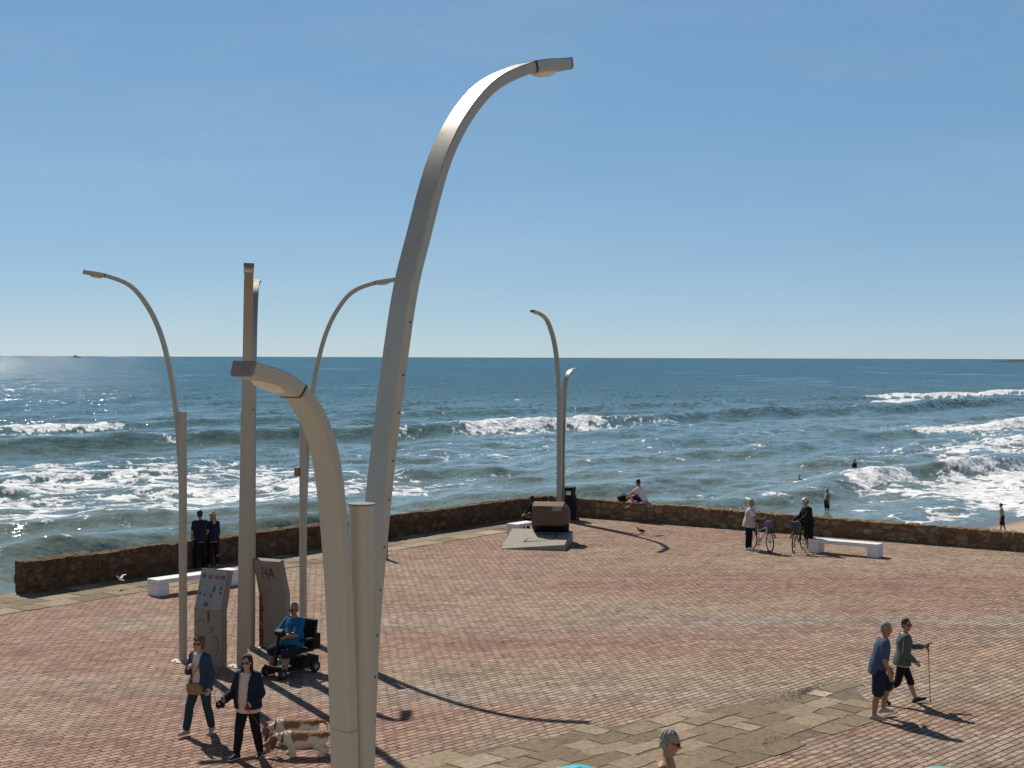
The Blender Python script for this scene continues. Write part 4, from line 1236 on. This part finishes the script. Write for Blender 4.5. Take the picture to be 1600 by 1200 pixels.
C = dict(denim=cloth("denim", (.035, .062, .12)), cream=cloth("cream_cotton", (.62, .57, .50), .08), tealj=cloth("teal_jeans", (.022, .055, .070)), beige=cloth("beige_suede", (.42, .36, .28)),
         navy=cloth("navy_cloth", (.012, .020, .040)), pink=cloth("pale_pink_cotton", (.60, .47, .46), .08), blackc=cloth("black_cloth", (.012, .012, .014)), blue=cloth("bright_blue_cotton", (.014, .115, .27)),
         shorts=cloth("navy_shorts", (.015, .022, .05)), whitec=cloth("white_cotton", (.70, .68, .70), .06), stone=cloth("cream_gilet", (.50, .44, .38), .1), mid=cloth("mid_blue_cotton", (.055, .083, .15)),
         greyg=cloth("grey_green_fleece", (.085, .105, .10)), sole=simple("white_sole", (.55, .53, .50), .7), greysh=cloth("grey_canvas", (.36, .34, .32)), darkshoe=simple("black_shoe", (.014, .014, .015), .6),
         leather=simple("tan_leather", (.27, .155, .075), .6, var=.25), red=simple("red_plastic", (.25, .015, .012), .45), olive=cloth("dark_olive_cotton", (.030, .035, .032)))

# the two women with the dogs
wa, ia = person("person in open denim jacket and teal jeans, hand raised to the chest, short auburn hair", at(313, 1149), (-.38, -.92), 1.66, 'f', lean=1, twist=-6,
    arms=((14, 14, 128, -34), (-12, 14, 22, 4)), legs=((17, 8, 5, 6), (-9, 2, -20, 0)), head=(8, 4), skin='fair', hair=('bob', HAIR['auburn']), glasses=True,
    top=dict(m=C['cream'], hem=.085, infl=.018, sleeve=.4), jacket=dict(m=C['denim'], hem=.07, infl=.032, open=.085), bottom=dict(m=C['tealj'], len=1.88, infl=.016, flare=.012), shoes=(C['beige'], C['sole']), curl=(55, 30), feet=(4, -14))
wb, ib = person("person in open navy jacket, pale pink shirt and black trousers, holding two dog leashes", at(388, 1185), (-.32, -.95), 1.64, 'f', lean=2, twist=5, fat=.6,
    arms=((2, 22, 62, 16), (-8, 16, 58, -14)), legs=((13, 5, 6, 3), (-6, 4, -16, 3)), head=(10, 3), skin='fair', hair=('long', HAIR['dark']), glasses=True,
    top=dict(m=C['pink'], hem=.07, infl=.018, sleeve=.4), jacket=dict(m=C['navy'], hem=.03, infl=.044, open=.095), bottom=dict(m=C['blackc'], len=1.95, infl=.014), shoes=(C['darkshoe'], C['sole']), curl=(60, 62), feet=(2, -10))
def handbag():
    H = 1.66; M_ = ia['M']; p = ia['w'](ia['P'](-.035)) ; f = (M_.to_3x3() @ ia['Fw']); x = M_.to_3x3() @ Vector((1, 0, 0))
    c = p + f * .165 - x * .0
    t = thing("handbag", "tan leather crossbody bag worn at the waist over teal jeans", "handbag", c, wa.rotation_euler.z)
    b = MB(); n = 20
    ring = lambda y, k: [Vector((.15 * k * math.copysign(abs(math.cos(a)) ** .6, math.cos(a)), y, .10 * k * math.copysign(abs(math.sin(a)) ** .6, math.sin(a)))) for a in (2 * math.pi * q / n for q in range(n))]
    b.loft([ring(-.045, .85), ring(-.03, 1), ring(.03, 1), ring(.045, .85)]); b.build("bag_body", C['leather'], t, smooth=50)
    b = MB(); b.box((0, .042, .045), (.28, .012, .09)); b.build("flap", C['leather'], t, bevel=.012)
    b = MB(); b.ell((0, .052, .01), (.012, .006, .012)); b.build("clasp", M['steel'], t)
    sh = ia['w'](ia['J'][1]['sh'] + Vector((0, 0, .085))); inv = (Matrix.Translation(c) @ Matrix.Rotation(wa.rotation_euler.z, 4, 'Z')).inverted()
    mid = ia['w'](ia['P'](.15)) + f * .185 - x * .03
    q0, q1, q2 = inv @ (c + x * .13 + Vector((0, 0, .09))), inv @ mid, inv @ sh
    b = MB(); b.tube(catmull([q0, q1, q2], 8), .009, 6); b.build("strap", C['leather'], t, smooth=True)
handbag()
def hand_camera():
    c = ib['w'](ib['J'][0]['hand']) + Vector((0, -.02, .01))
    t = thing("camera", "black camera held at the hip in a gloved-looking dark grip, pale strap", "camera", c, wb.rotation_euler.z + .3)
    t["label"] = "black camera held low in the right hand beside the pink shirt"
    b = MB(); b.box((0, 0, 0), (.14, .075, .095)); b.build("camera_body", M['black'], t, bevel=.014)
    b = MB(); b.cyl((0, .03, -.005), (0, .12, -.005), .036, .034); b.build("lens_barrel", M['black'], t, smooth=40)
    b = MB(); b.box((0, 0, .06), (.05, .05, .03)); b.build("viewfinder", M['black'], t, bevel=.008)
    b = MB(); b.tube(catmull([(.07, 0, .04), (.10, -.02, .16), (.05, -.03, .24), (-.03, -.02, .17), (-.07, 0, .04)], 6), .008, 6); b.build("strap", simple("pale_strap", (.42, .46, .38), .8), t, smooth=True)
hand_camera()

# basset hounds
def dog_mat():
    t = NT("hound_coat"); c = t.coord()
    n = t.noise(t.mapping(c, scale=(1.2, 2.4, 1.6)), 1.7, 3, .5)
    y = t.n("ShaderNodeSeparateXYZ"); t.l(c, y.inputs[0])
    saddle = t.math('MULTIPLY', t.math('SUBTRACT', y.outputs['Z'], .22), 1.6)
    head = t.math('MULTIPLY', t.math('GREATER_THAN', y.outputs['Y'], .44), .30)
    chest = t.math('MULTIPLY', t.ramp(y.outputs['Y'], [(.16, 0.0), (.30, 1.0)]), -.3)
    f = t.math('ADD', t.math('ADD', t.math('ADD', n, saddle), head), t.math('MULTIPLY', chest, t.math('LESS_THAN', y.outputs['Y'], .44)))
    col = t.mix(t.ramp(f, [(.555, 0.0), (.60, 1.0)]), (.66, .60, .52), t.mix(t.noise(c, 7, 4), (.17, .075, .035), (.34, .17, .08)))
    t.set(Base_Color=col, Roughness=.85); t.bump(t.noise(t.mapping(c, scale=(1, .4, 1)), 60, 3), .4, .01)
    return t.m
DOGM = dog_mat()
def dog(label, loc, face, headlow, step):
    b = MB()
    pts = [(-.36, .295, .062, .068), (-.30, .285, .102, .100), (-.16, .262, .115, .118), (0, .250, .122, .130), (.14, .246, .132, .145), (.24, .260, .120, .135), (.31, .285, .088, .1)]
    b.loft([[Vector((rx * math.cos(a), y, z + rz_ * math.sin(a))) for a in (2 * math.pi * q / 18 for q in range(18))] for y, z, rx, rz_ in pts])
    hy, hz = .46, .30 - headlow
    b.capsule((0, .27, .30), (0, hy - .05, hz + .03), .082, .062)
    dr = Vector((0, .84, -.54)).normalized(); h0 = Vector((0, hy, hz))
    b.ell(h0, (.062, .082, .068)); b.capsule(h0 + dr * .03 + Vector((0, 0, -.005)), h0 + dr * .155, .046, .036); b.ell(h0 + dr * .19 + Vector((0, 0, .012)), (.018, .016, .014))
    b.capsule(h0 + dr * .08 + Vector((0, 0, -.03)), h0 + dr * .14 + Vector((0, 0, -.05)), .03, .022)
    for s in (-1, 1):
        k = step * s
        b.chain([(s * .075, .17, .22), (s * .085, .19 + k * .6, .12), (s * .082, .19 + k, .045)], [.062, .043, .036]); b.capsule((s * .082, .19 + k, .03), (s * .088, .24 + k, .024), .034, .026)
        k = -step * s
        b.chain([(s * .06, -.26, .25), (s * .088, -.20 + k * .4, .165), (s * .085, -.31 + k, .105), (s * .085, -.295 + k, .04)], [.088, .058, .034, .031]); b.capsule((s * .085, -.30 + k, .028), (s * .088, -.245 + k, .022), .031, .024)
    b.chain([(0, -.35, .33), (0, -.43, .34), (0, -.49, .27), (0, -.50, .18)], [.03, .022, .018, .010])
    o = b.remesh("dog", DOGM, None, .0085, 3, .006, 20)
    o.scale = (1.06, 1.06, 1.06)
    tag(o, label, "dog"); o.location = loc; f = Vector((face[0], face[1], 0)).normalized(); o.rotation_euler = (0, 0, math.atan2(f.y, f.x) - math.pi / 2)
    em = simple("hound_ear", (.15, .06, .03), .85, var=.3)
    for s in (-1, 1):
        e = MB(); e.capsule(h0 + Vector((s * .058, -.03, .03)), h0 + Vector((s * .078, .0, -.07)), .020, .034, 10); e.capsule(h0 + Vector((s * .078, .0, -.07)), h0 + Vector((s * .072, .02, -.135)), .034, .018, 10)
        e.remesh("ear", em, o, .007, 3)
        e = MB(); e.ell(h0 + dr * .075 + Vector((s * .037, 0, .035)), (.008, .008, .008)); e.build("eye", EYE, o, smooth=True)
    e = MB(); e.ell(h0 + dr * .20 + Vector((0, 0, .014)), (.016, .013, .012)); e.build("nose", M['black'], o, smooth=True)
    e = MB(); e.torus((0, .33, .30), (0, .75, .2 - headlow), .078, .012, 24, 6); e.build("collar", simple("dog_collar", (.05, .015, .012), .6), o, smooth=True)
    return o, Matrix.Translation(Vector(loc)) @ Matrix.Rotation(o.rotation_euler.z, 4, 'Z') @ Vector((0, .36, .22))
d1, k1 = dog("brown and white basset hound walking nearer the viewer, nose low beside the big lamp", at(476, 1181), (-1, -.06), .04, .035)
d2, k2 = dog("basset hound with a brown back walking on the far side of its companion", at(463, 1161), (-1, -.10), .10, -.03)
hand = ib['w'](ib['J'][1]['hand'])
for k, kk, lab in ((0, k1, "thin red leash running down to the nearer basset hound"), (1, k2, "thin red leash running down to the farther basset hound")):
    q = hand + Vector((.0, .0, -.02 + k * .03))
    sag = (q + kk) / 2 + Vector((0, 0, -.10 if k == 0 else -.03))
    t = thing("leash", lab, "leash", q, 0, "dog leashes")
    b = MB(); b.tube([v - q for v in catmull([q, sag, kk], 10)], .006, 6); b.build("cord", simple("leash_cord", (.16, .035, .022), .7), t, smooth=True)
    b = MB(); b.ell((0, 0, 0), (.05, .07, .035) if k == 0 else (.03, .05, .03), nu=12); b.build("handle", C['red'], t, smooth=True)

# man on the mobility scooter
SP = at(458, 1053); SF = Vector((-.62, -.785, 0))
ms, im_ = person("person in bright blue shirt and shorts with sunglasses, arms crossed on a mobility scooter", SP - SF * .02, SF, 1.74, 'm', lean=-3, fat=1.5, hipz=.60,
    arms=((38, 16, 78, -52), (40, 16, 76, -46)), legs=((80, 20, -2, 4), (78, 14, 10, 2)), head=(10, 10), skin='brown', hair=('crop', HAIR['grey']), glasses=True,
    top=dict(m=C['blue'], hem=.05, infl=.022, sleeve=.85), bottom=dict(m=C['shorts'], len=.98, infl=.022, flare=.02, name='shorts'), shoes=(C['darkshoe'],), curl=(30, 30))
def wheel(p, name, c, axis, r, w, tyre, rim, spokes=0):
    b = MB(); b.torus(c, axis, r - w / 2, w / 2, 32, 8); ty = b.build(name, tyre, p, smooth=True)
    a = Vector(axis).normalized(); c = Vector(c)
    b = MB()
    if spokes:
        b.torus(c, axis, r - w - .008, .009, 32, 6); u = a.orthogonal().normalized(); v = a.cross(u)
        rm = b.build("rim", rim, ty, smooth=True)
        b = MB(); b.cyl(c - a * .035, c + a * .035, .018, n=10)
        for k in range(spokes):
            t = 2 * math.pi * k / spokes; b.tube([c + a * (.025 if k % 2 else -.025), c + (u * math.cos(t) + v * math.sin(t)) * (r - w - .01)], .0014, 4)
        b.build("spokes", rim, ty)
    else:
        b.cyl(c - a * (w * .42), c + a * (w * .42), r - w * .9, n=20); b.build("rim", rim, ty, smooth=40)
    return ty
def scooter():
    t = thing("mobility_scooter", "black mobility scooter carrying the person in the bright blue shirt", "mobility scooter", SP, math.atan2(SF.y, SF.x) - math.pi / 2)
    dk = M['black']; gm_ = M['grey_metal']
    b = MB(); b.box((0, .22, .15), (.46, .62, .05)); b.box((0, -.28, .24), (.46, .46, .20)); b.remesh("chassis", dk, t, .014, 3)
    for x in (-.25, .25):
        wheel(t, "wheel", (x, .52, .115), (1, 0, 0), .115, .075, M['rubber'], gm_); wheel(t, "wheel", (x, -.38, .13), (1, 0, 0), .13, .085, M['rubber'], gm_)
    b = MB(); b.cyl((0, -.16, .3), (0, -.16, .46), .045); b.build("seat_post", gm_, t, smooth=40)
    b = MB(); b.box((0, -.12, .49), (.50, .50, .09)); b.build("seat", dk, t, bevel=.03, seg=3)
    b = MB(); b.box((0, -.40, .80), (.50, .09, .58), Matrix.Rotation(R(8), 3, 'X')); b.build("backrest", dk, t, bevel=.035, seg=3)
    b = MB(); b.box((0, -.52, .62), (.40, .16, .34)); b.build("rear_bag", dk, t, bevel=.04, seg=3)
    for x in (-.29, .29):
        b = MB(); b.box((x, -.12, .72), (.06, .36, .05)); b.tube([(x * .9, -.32, .52), (x, -.30, .70)], .015, 8); b.build("armrest", dk, t, bevel=.01)
    b = MB(); b.tube([(0, .50, .16), (0, .46, .5), (0, .38, .86)], .034, 12); b.build("tiller", dk, t, smooth=40)
    b = MB(); b.box((0, .36, .90), (.22, .13, .12), Matrix.Rotation(R(-25), 3, 'X')); b.build("control_panel", dk, t, bevel=.02)
    b = MB(); b.tube([(-.27, .24, .90), (-.20, .36, .92), (.20, .36, .92), (.27, .24, .90)], .014, 8); b.build("handlebar", dk, t, smooth=True)
    b = MB(); b.box((0, .55, .22), (.44, .12, .07), Matrix.Rotation(R(20), 3, 'X')); b.build("front_fender", dk, t, bevel=.02)
    b = MB(); b.ell((.2, -.52, .42), (.04, .02, .03)); b.build("reflector", simple("white_reflector", (.75, .75, .72), .3), t)
scooter()

# pair at the sea wall
person("person in a dark cap and navy shirt, seen from behind at the sea wall", at(313, 888), (-.42, .9), 1.74, 'm', lean=4, arms=((6, 12, 40, -10), (8, 10, 20, 0)), legs=((2, 4, 0, 2), (-3, 5, -3, 3)), fat=.3, vox=.011,
    head=(-12, 10), hair=('short', HAIR['dark']), hat=('cap', C['blackc']), top=dict(m=C['navy'], hem=.06, sleeve=.6, infl=.02), bottom=dict(m=C['blackc'], infl=.018), shoes=(C['darkshoe'],))
person("person in a white sun hat with blonde hair, seen from behind at the sea wall", at(333, 885), (-.35, .93), 1.66, 'f', lean=3, arms=((8, 8, 30, -6), (6, 8, 28, -6)), legs=((-4, 3, -4, 2), (3, 3, 0, 2)), vox=.011, skin='fair',
    head=(8, 14), hair=('long', HAIR['blonde']), hat=('sunhat', C['whitec']), top=dict(m=C['navy'], hem=.06, sleeve=1.9, infl=.018), bottom=dict(m=C['blackc'], infl=.014), shoes=(C['beige'],))
# figure on the bench behind the block
bp = at(800, 838) + Vector((.60, .80, 0)) * 1.42
person("person in black with dark hair sitting behind the brown metal block", bp, (-.80, .60), 1.66, 'f', lean=12, hipz=.55, arms=((30, 8, 60, -12), (30, 8, 60, -12)), legs=((82, 6, 5, 2), (82, 6, 5, 2)), vox=.011,
    head=(0, 18), hair=('bob', HAIR['dark']), top=dict(m=C['blackc'], sleeve=1.2, infl=.02), bottom=dict(m=C['blackc'], infl=.016), shoes=(C['darkshoe'],))
# sitting on the wall
wp = CORNER + DR * 4.4 + NR * .24
person("person in white shirt sitting knees up on top of the stone wall", Vector((wp.x, wp.y, 0)), (-.88, .42), 1.74, 'm', lean=20, hipz=.84, arms=((58, 6, 40, -6), (55, 10, 46, -6)), legs=((122, 8, 28, 4), (112, 10, 20, 4)), vox=.011,
    head=(-14, 2), hair=('short', HAIR['dark']), top=dict(m=C['whitec'], sleeve=.6, infl=.02), bottom=dict(m=C['shorts'], len=.85, infl=.02, name='shorts'))
def wall_bag():
    p = CORNER + DR * 3.45 + NR * .25
    b = MB(); b.ell((0, 0, .15), (.26, .16, .15)); b.capsule((-.15, 0, .16), (.15, 0, .18), .12, .10)
    o = b.remesh("bag", M['black'], None, .012, 3, .012, 8); tag(o, "soft black bag lying on top of the stone wall", "bag"); o.location = (p.x, p.y, .715); o.rotation_euler.z = math.atan2(DR.y, DR.x)
    b = MB(); b.tube(catmull([(-.12, 0, .24), (-.05, .03, .34), (.06, .03, .33), (.13, 0, .25)], 6), .012, 6); b.build("handle", M['black'], o, smooth=True)
    p = CORNER + DR * 4.25 + NR * .14
    nx, ny = 28, 16; g = np.meshgrid(np.linspace(-.45, .45, nx), np.linspace(-.3, .3, ny), indexing='ij')
    z = .03 * fbm2(g[0] * 6, g[1] * 6, 3, 4) + .012; z = np.where(g[1] < -.2, z - (-.2 - g[1]) * .5, z)
    o = grid_obj("towel", np.stack([g[0], np.maximum(g[1], -.24 - 0 * g[1]) , z], -1).reshape(-1, 3), nx, ny, cloth("pink_towel", (.62, .30, .36)))
    tag(o, "pink towel spread on the wall under the person in white", "towel"); o.location = (p.x, p.y, .745); o.rotation_euler.z = math.atan2(DR.y, DR.x)
    m = o.modifiers.new("thickness", 'SOLIDIFY'); m.thickness = .012
wall_bag()

# cyclists and bicycles
def bicycle(label, loc, face, fcol, bag, steer=0.0):
    f = Vector((face[0], face[1], 0)).normalized()
    t = thing("bicycle", label, "bicycle", loc, math.atan2(f.y, f.x) - math.pi / 2, "bicycles of the two cyclists")
    t.rotation_euler.x = 0; fm_ = simple("bicycle_frame", fcol, .35, var=.05)
    r = .345
    bbk, rear, front = Vector((0, -.02, .29)), Vector((0, -.50, r)), Vector((0, .57, r))
    st, hd0, hd1 = Vector((0, -.17, .80)), Vector((0, .38, .72)), Vector((0, .34, .86))
    b = MB()
    for p, q, w in ((bbk, st, .017), (bbk, hd0, .021), (st + Vector((0, .03, -.14)), hd1 - Vector((0, 0, .05)), .017), (hd0, hd1, .021)): b.tube([p, q], w, 10)
    for s in (-1, 1):
        b.tube([bbk + Vector((s * .03, 0, 0)), rear + Vector((s * .065, 0, 0))], .010, 8); b.tube([st - Vector((0, 0, .1)) + Vector((s * .015, 0, 0)), rear + Vector((s * .065, 0, 0))], .009, 8)
    b.build("frame", fm_, t, smooth=40)
    wheel(t, "wheel", rear, (1, 0, 0), r, .042, M['rubber'], M['steel'], 24)
    fk = bpy.data.objects.new("front_fork", None); 
    b = MB()
    for s in (-1, 1): b.tube([hd0 + Vector((s * .05, .0, -.02)), front + Vector((s * .055, 0, 0))], .012, 8)
    b.tube([hd0 + Vector((-.05, 0, -.02)), hd0 + Vector((.05, 0, -.02))], .014, 8); fork = b.build("fork", fm_, t, smooth=40)
    wheel(t, "wheel", front, (1, -math.sin(R(steer)), 0), r, .042, M['rubber'], M['steel'], 24)
    b = MB(); b.tube([hd1, hd1 + Vector((0, -.02, .18))], .014, 8); b.tube(catmull([(-.30, .18, 1.02), (-.22, .29, 1.04), (0, .33, 1.04), (.22, .29, 1.04), (.30, .18, 1.02)], 5), .012, 8); hb = b.build("handlebar", M['black'], t, smooth=True)
    for s in (-1, 1):
        b = MB(); b.cyl((s * .27, .225, 1.03), (s * .315, .135, 1.015), .018, n=10); b.build("grip", M['rubber'], hb, smooth=40)
    b = MB(); b.tube([st, st + Vector((0, -.03, .14))], .013, 8); b.build("seat_post", M['steel'], t)
    b = MB(); b.capsule((0, -.30, .96), (0, -.08, .965), .085, .028); sd = b.remesh("saddle", M['black'], t, .01, 3)
    b = MB(); b.torus((.055, -.02, .29), (1, 0, 0), .085, .006, 24, 6)
    for a in (0, math.pi):
        e = bbk + Vector((.09 * (1 if a == 0 else -1), math.cos(a + .5) * .17, -math.sin(a + .5) * .17)); b.tube([bbk + Vector((.08 * (1 if a == 0 else -1), 0, 0)), e], .009, 6); b.box(e + Vector((.05 * (1 if a == 0 else -1), 0, 0)), (.09, .09, .022))
    b.build("crankset", M['grey_metal'], t)
    b = MB(); b.tube([(-.06, -.30, .26), (-.20, -.34, .0)], .009, 6); b.build("kickstand", M['grey_metal'], t)
    for wc in (rear, front):
        b = MB(); pts = [wc + Vector((0, math.cos(a) * (r + .025), math.sin(a) * (r + .025))) for a in np.linspace(.5, 2.9 if wc is rear else 2.3, 12)]
        for s in (-.024, .024): pass
        b.loft([[p + Vector((x, 0, z)) for x, z in ((-.026, -.004), (.026, -.004), (.026, .004), (-.026, .004))] for p in pts]); b.build("mudguard", M['black'], t, smooth=40)
    b = MB(); b.box((0, -.48, .76), (.14, .36, .02)); b.tube([(.05, -.60, .75), (.06, -.5, .36)], .006, 6); b.tube([(-.05, -.60, .75), (-.06, -.5, .36)], .006, 6); b.build("rear_rack", M['grey_metal'], t)
    b = MB(); b.box((0, .47, .95), (.26, .16, .19)); b.build("front_bag", bag, t, bevel=.03, seg=3)
    b = MB(); b.box((0, -.48, .84), (.22, .26, .13)); b.build("rack_bag", M['black'], t, bevel=.04, seg=3)
    return t
bicycle("bicycle with a purple front bag held by the cyclist in a cream gilet", at(1187.5, 860), (.42, -.90), (.55, .57, .58), simple("purple_bag", (.16, .11, .22), .8), 14)
bicycle("bicycle with a dark blue front bag beside the cyclist in a helmet", at(1248, 861), (-.48, -.88), (.09, .02, .02), simple("dark_blue_bag", (.035, .06, .11), .8), -10)
person("person in a cream gilet and black leggings standing beside a bicycle", at(1170, 859), (.93, -.30), 1.68, 'f', lean=5, fat=.75, arms=((38, 10, 74, 0), (36, 10, 72, 4)), legs=((-2, 4, -4, 2), (4, 4, 0, 2)), vox=.011, skin='brown',
    head=(-6, 18), hair=('short', HAIR['blonde']), top=dict(m=C['whitec'], sleeve=.75, infl=.016), jacket=dict(m=C['stone'], sleeve=0, hem=.07, infl=.045, flare=.25), bottom=dict(m=C['blackc'], infl=.012), shoes=(C['whitec'],))
person("person in cycle helmet, black jacket and black shorts holding a bicycle", at(1263.5, 861), (-.92, -.34), 1.76, 'm', lean=9, fat=.4, arms=((24, 12, 58, 6), (34, 12, 66, 0)), legs=((-4, 5, -5, 3), (5, 5, -4, 3)), vox=.011, skin='tan',
    head=(-4, 24), hair=('crop', HAIR['dark']), hat=('helmet', simple("helmet_shell", (.42, .42, .43), .3, var=.5, scale=12)), top=dict(m=C['blackc'], sleeve=1.95, infl=.028, hem=.07), bottom=dict(m=C['blackc'], len=1.0, infl=.03, flare=.02, name='shorts'), shoes=(C['whitec'],))

# walkers
person("person with grey hair in blue t-shirt and dark shorts, striding right", at(1370, 1122), (1, .06), 1.72, 'm', lean=12, twist=-4, arms=((-4, 7, 20, 4), (4, 7, 34, 2)), legs=((-2, 2, -10, 0), (34, 2, -12, 0)),
    head=(0, 16), skin='brown', fat=.3, hair=('crop', HAIR['grey']), top=dict(m=C['mid'], sleeve=.72, infl=.020, hem=.06, flare=.06), bottom=dict(m=C['shorts'], len=.92, infl=.026, flare=.022, name='shorts'), shoes=(C['greysh'], C['sole']), feet=(0, 0), curl=(30, 40))
wk, iw = person("person with short black hair in grey-green fleece, holding a walking pole", at(1409, 1099), (1, -.12), 1.61, 'f', lean=5, twist=8, arms=((-6, 10, 48, 6), (34, 12, 90, -4)), legs=((-14, 2, -44, 0), (24, 2, 17, 0)),
    head=(-52, 6), skin='tan', glasses=True, hair=('short', HAIR['dark']), top=dict(m=C['cream'], sleeve=.4, infl=.016, hem=.06), jacket=dict(m=C['greyg'], hem=.05, infl=.030, sleeve=1.9, open=.075), bottom=dict(m=C['blackc'], len=1.18, infl=.012, name='leggings'), shoes=(C['darkshoe'],), feet=(-32, 16), curl=(40, 66))
def pole():
    h = iw['w'](iw['J'][1]['hand'])
    t = thing("walking_pole", "thin dark walking pole planted ahead of the person in grey-green fleece", "walking pole", (h.x + .05, h.y, 0))
    b = MB(); b.tube([(0, 0, .03), (-.05, 0, h.z + .02)], [.007, .009], 8); b.build("shaft", M['grey_metal'], t, smooth=True)
    b = MB(); b.capsule((-.046, 0, h.z - .06), (-.052, 0, h.z + .07), .016, .018); b.capsule((-.052, 0, h.z + .075), (.03, 0, h.z + .085), .014, .011); b.remesh("grip", M['rubber'], t, .006, 2)
    b = MB(); b.cyl((0, 0, 0), (0, 0, .05), .010, .014, n=10); b.build("tip", M['rubber'], t, smooth=40)
pole()
# shirtless man close to the viewer
person("shirtless person with grey hair and sunglasses, head and shoulders at the bottom edge", Vector((1.66, 16.1, .4)), (.95, -.25), 1.89, 'm', lean=8, arms=((8, 8, 30, 0), (4, 8, 26, 0)), legs=((6, 3, 0, 0), (-8, 3, -16, 0)), vox=.0075,
    head=(6, 16), skin='brown', fat=.5, glasses=True, hair=('short', HAIR['grey']), bottom=dict(m=C['shorts'], len=.85, infl=.024, flare=.02, name='shorts'))

# bathers and the boy on the sand
def sea_at(px, py): 
    p = at(px, py, SEA); return p
p = sea_at(1335, 755)
person("dark silhouetted bather standing waist deep behind the breaking wave", Vector((p.x, p.y, SEA + .25)), (-.8, -.5), 1.72, 'm', arms=((10, 18, 60, -10), (10, 18, 60, -10)), legs=((0, 4, 0, 2), (0, 4, 0, 2)), vox=.013, hair=('short', HAIR['dark']), skin='brown',
    top=dict(m=C['blackc'], sleeve=.7, infl=.015), bottom=dict(m=C['blackc'], len=.9, name='shorts'))
p = sea_at(1249, 760)
person("bather far out with only head and shoulders above the water", Vector((p.x, p.y, SEA - .82)), (-.5, -.7), 1.7, 'm', arms=((20, 40, 30, 40), (20, 40, 30, 40)), vox=.013, hair=('short', HAIR['dark']), skin='brown', bottom=dict(m=C['blackc'], len=.8, name='shorts'))
p = sea_at(1292, 798)
person("heavy bather in dark shorts standing knee deep in the foam", Vector((p.x, p.y, SEA - .30)), (-.85, -.4), 1.74, 'm', lean=-3, fat=1.0, arms=((2, 8, 14, 2), (2, 8, 14, 2)), legs=((3, 3, 0, 1), (-3, 3, -4, 1)), head=(0, 8), vox=.013, hair=('short', HAIR['dark']), skin='brown', bottom=dict(m=C['blackc'], len=.75, infl=.02, flare=.02, name='shorts'))
u = -3.4; bx = at(1566, 831, sand_z(u))
person("barefoot person in dark swimming shorts walking on the sand by the surf", bx, (-.55, .35), 1.68, 'm', lean=6, arms=((6, 8, 20, 2), (-8, 8, 10, 2)), legs=((14, 2, 4, 0), (-12, 2, -18, 0)), head=(0, 26), vox=.013, hair=('short', HAIR['dark']), skin='brown', bottom=dict(m=C['blackc'], len=.95, infl=.022, flare=.02, name='shorts'))
